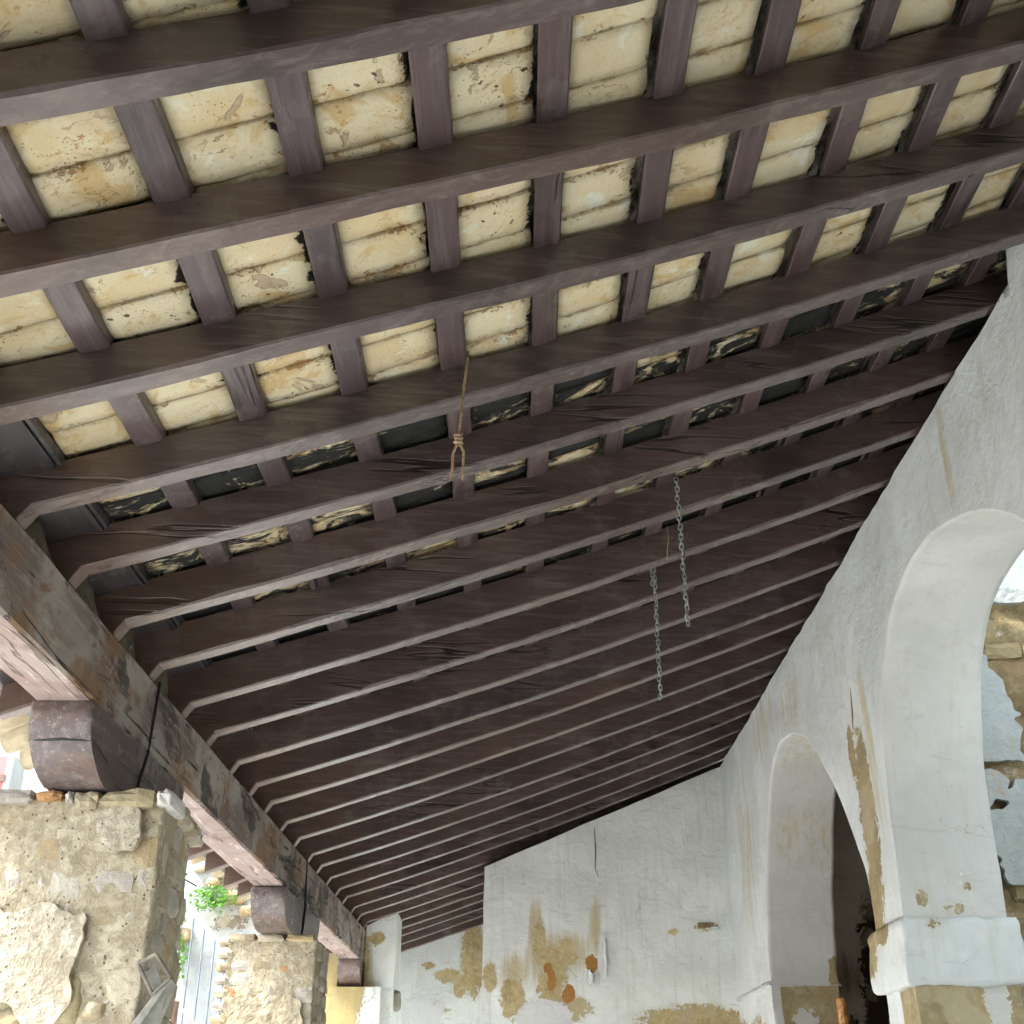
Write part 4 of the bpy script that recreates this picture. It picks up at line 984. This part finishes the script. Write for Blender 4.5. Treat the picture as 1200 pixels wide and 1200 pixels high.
# weathered lantern frame leaning by the near pillar
lf = thing('lantern_frame', 'broken weathered grey lantern frame fixed at the corner of the nearest stone pillar', 'lantern', (-1.12, 3.93, 0.2))
A = [(-1.176, 3.925, 0.407), (-1.120, 3.915, 0.433), (-1.070, 3.93, 0.366), (-1.124, 3.945, 0.318)]
for a, b in zip(A, A[1:] + A[:1]):
    mb = MB(); mb.tube([a, b], 0.006, 6); child('frame_bar', mb.me('frame_bar', M['greywood']), lf)
def sheet(q_, t_=0.005):
    n = (Vector(q_[1]) - Vector(q_[0])).cross(Vector(q_[3]) - Vector(q_[0])).normalized() * t_
    V = [Vector(v) for v in q_] + [Vector(v) + n for v in q_]
    return finish(mesh('sheet', V, [(3, 2, 1, 0), (4, 5, 6, 7), (0, 1, 5, 4), (1, 2, 6, 5), (2, 3, 7, 6), (3, 0, 4, 7)], M['lead']))
child('sheet', sheet([(-1.160, 3.955, 0.385), (-1.122, 3.950, 0.40), (-1.105, 3.965, 0.35), (-1.135, 3.97, 0.33)]), lf)
child('sheet', sheet([(-1.068, 3.93, 0.362), (-1.052, 3.95, 0.345), (-1.10, 3.95, 0.20), (-1.155, 3.93, 0.215)]), lf)
child('sheet', sheet([(-1.122, 3.945, 0.315), (-1.07, 3.935, 0.362), (-1.156, 3.932, 0.214), (-1.185, 3.94, 0.22)]), lf)

pk = thing('pink_house', 'pink-red house wall glimpsed under the eave at the far left', 'building', (-8, 12.0, -1.6))
child('wall', wallbox('wall', -9, -5.22, 12.0, 12.3, -1.6, 3.25, M['pink'], lambda co: rgba(len(co)), 0.5, 0.01, 70), pk)
mb = MB(); mb.box(-9, -5.2, 11.97, 11.995, 2.98, 3.05); child('string_course', mb.me('string_course', M['post']), pk)
mb = MB(); mb.box(-5.215, -5.15, 11.98, 12.3, -1.6, 3.25); ct = mb.me('corner_trim', M['plaster_out']); setmask(ct, lambda co: rgba(len(co))); child('corner_trim', ct, pk)

# ------------------------------------------------------------------ chains, rope, string, posts
def link_mesh():
    mb = MB(); n = 14; pts = []
    for k in range(n):
        t = 2 * math.pi * k / n; x = 0.0078 * math.cos(t); z = 0.0078 * math.sin(t) + math.copysign(0.0062, math.sin(t)) * min(1, abs(math.sin(t)) * 2)
        pts.append(Vector((x, 0, z)))
    V = []; m = 6; r = 0.0027
    for k in range(n):
        d = (pts[(k + 1) % n] - pts[k - 1]).normalized(); a = Vector((0, 1, 0)); b = d.cross(a)
        for j in range(m):
            t = 2 * math.pi * j / m; V.append(pts[k] + (a * math.cos(t) + b * math.sin(t)) * r)
    F = [(k * m + j, k * m + (j + 1) % m, ((k + 1) % n) * m + (j + 1) % m, ((k + 1) % n) * m + j) for k in range(n) for j in range(m)]
    return finish(mesh('link', V, F, M['zinc'], True), 0)
LM = link_mesh()
def chain(label, top, bottom, extra=None):
    t = thing('hanging_chain', label, 'chain', top, 'galvanised chains hanging from the rafters')
    n = int(round((top[2] - bottom[2]) / 0.0215)); q = random.Random(int(top[0] * 1e4)); tw = 0.2
    def one(c, k):
        nonlocal tw
        o = obj('link', LM, t); o.location = Vector(c) - Vector(top); tw += q.uniform(-0.22, 0.22)
        o.rotation_euler = (q.uniform(-0.06, 0.06), q.uniform(-0.08, 0.08), (k % 2) * math.pi / 2 + tw)
    for k in range(n):
        f = (k + 0.5) / n; one([top[i] + (bottom[i] - top[i]) * f + (0.002 * math.sin(k * 1.3) if i == 0 else 0) for i in range(3)], k)
    mb = MB(); mb.tube([(top[0] - 0.012, top[1] + 0.02, top[2] + 0.01), (top[0] - 0.012, top[1] - 0.006, top[2] + 0.006), (top[0], top[1] - 0.012, top[2] - 0.006), (top[0] + 0.012, top[1] - 0.004, top[2] + 0.006), (top[0] + 0.012, top[1] + 0.02, top[2] + 0.01)], 0.0026, 6); child('staple', mb.me('staple', M['iron']), t)
    for k in range(extra or 0):                       # doubled strand at the top
        one((top[0] - 0.016 - 0.004 * math.sin(k), top[1] - 0.012, top[2] - 0.02 - 0.0215 * k), k)
    return t
chain('longer galvanised chain whose free end hangs lower, doubled at its top', (0.657, 5.085, 2.345), (0.650, 5.085, 1.638), 7)
chain('shorter galvanised chain hanging just right of the longer one', (0.652, 4.205, 2.285), (0.659, 4.205, 1.645))
rp = thing('hanging_rope', 'frayed tan rope with a knot and two loose ends hanging from a rafter', 'rope', (-0.141, 2.94, 2.01))
def strand(pts, r, tw, n=26, ph=0.0):
    pts = [Vector(p) for p in pts]; out = []
    for i in range(n):
        f = i / (n - 1) * (len(pts) - 1); a = int(min(f, len(pts) - 2)); u = f - a; p = pts[a].lerp(pts[a + 1], u)
        t = ph + i * tw; out.append(p + Vector((math.cos(t), math.sin(t), 0)) * r)
    return out
YP = 2.942
mb = MB()
for ph in (0, 2.1, 4.2): mb.tube(strand([(-0.141, YP + 0.01, 2.012), (-0.150, YP, 1.90), (-0.157, YP, 1.80), (-0.162, YP, 1.735)], 0.0026, 0.75, 40, ph), 0.0021, 5)
child('cord', mb.me('cord', M['rope'], True), rp)
mb = MB(); mb.tube([(-0.141, YP + 0.03, 2.016), (-0.141, YP - 0.012, 2.010), (-0.141, YP - 0.016, 2.018)], 0.0025, 6); child('nail', mb.me('nail', M['iron']), rp)
mb = MB(); kn = []
for k in range(34):
    t = k * 0.62; kn.append((-0.163 + 0.010 * math.cos(t) + 0.003 * math.cos(2.7 * t), YP + 0.008 * math.sin(t), 1.742 - 0.036 * k / 33))
mb.tube(kn, 0.0038, 6); child('knot', mb.me('knot', M['rope'], True), rp)
for pts in ([(-0.166, YP, 1.71), (-0.177, YP, 1.675), (-0.1775, YP, 1.63), (-0.184, YP, 1.591)], [(-0.158, YP, 1.712), (-0.1465, YP, 1.68), (-0.1475, YP, 1.63), (-0.151, YP, 1.587)]):
    mb = MB()
    for ph in (0, 2.1, 4.2): mb.tube(strand(pts, 0.0026, 0.9, 22, ph), [0.0022] * 17 + [0.002, 0.0018, 0.0014, 0.001, 0.0006], 5)
    for k in range(10):
        a = Vector(pts[3]).lerp(Vector(pts[1]), rnd.random()); mb.tube([a, a + Vector((rnd.uniform(-.009, .009), rnd.uniform(-.004, .004), rnd.uniform(-.014, .004)))], 0.0006, 3)
    child('loose_end', mb.me('loose_end', M['rope'], True), rp)
stg = MB(); stg.tube([(0.672, 4.69, 2.30), (0.676, 4.69, 2.24), (0.667, 4.69, 2.19), (0.664, 4.69, 2.14)], 0.0022, 5)
tag(obj('dangling_string', stg.me('dangling_string', M['rope'])), 'short pale string dangling beside the shorter chain', 'string')
for i, (x, zt, lb) in enumerate(((1.792, 0.549, 'taller orange varnished wooden post tip in front of the far arch'), (2.068, 0.449, 'shorter orange varnished wooden post tip below the white impost'))):
    t = thing('varnished_post', lb, 'post', (x, 7.0, -1.6), 'varnished wooden post tips by the arches')
    mb = MB(); mb.tube([(x, 7.0, -1.6), (x, 7.0, zt - 0.03), (x - 0.003, 7.0, zt - 0.012), (x - 0.004, 7.0, zt)], [0.028, 0.027, 0.027, 0.023], 10); child('post_shaft', mb.me('post_shaft', M['varnish'], False), t)

rwall = thing('added_rear_wall', 'added plain brown wall, unseen behind the viewer, cutting light on the rafter sides', 'wall', (0, -2.3, -1.6))  # unseen, added and kept dark so less light reaches the rafter sides
child('plaster_face', wallbox('plaster_face', -1.3, 1.75, -2.5, -2.1, -1.6, 2.4, M['post'], lambda co: rgba(len(co)), 0.3, 0.005, 80, lambda x, y: 1.45 + 0.38 * (x + 1.3)), rwall)
child('added_side_wall', wallbox('added_side_wall', -1.62, -1.30, -2.5, 0.9, -1.6, 1.18, M['plaster'], lambda co: rgba(len(co)), 0.3, 0.005, 81), rwall)  # unseen side wall, added to keep daylight off the floor behind the camera

# ------------------------------------------------------------------ ground
mb = MB(); mb.box(-400, 400, -400, 400, -1.9, -1.61); tag(obj('ground', mb.me('ground', M['earth'])), kind='structure')
mb = MB(); mb.box(-2.6, 5.6, -3.0, 14.6, -1.75, -1.602); tag(obj('floor', mb.me('floor', M['ground'])), kind='structure')
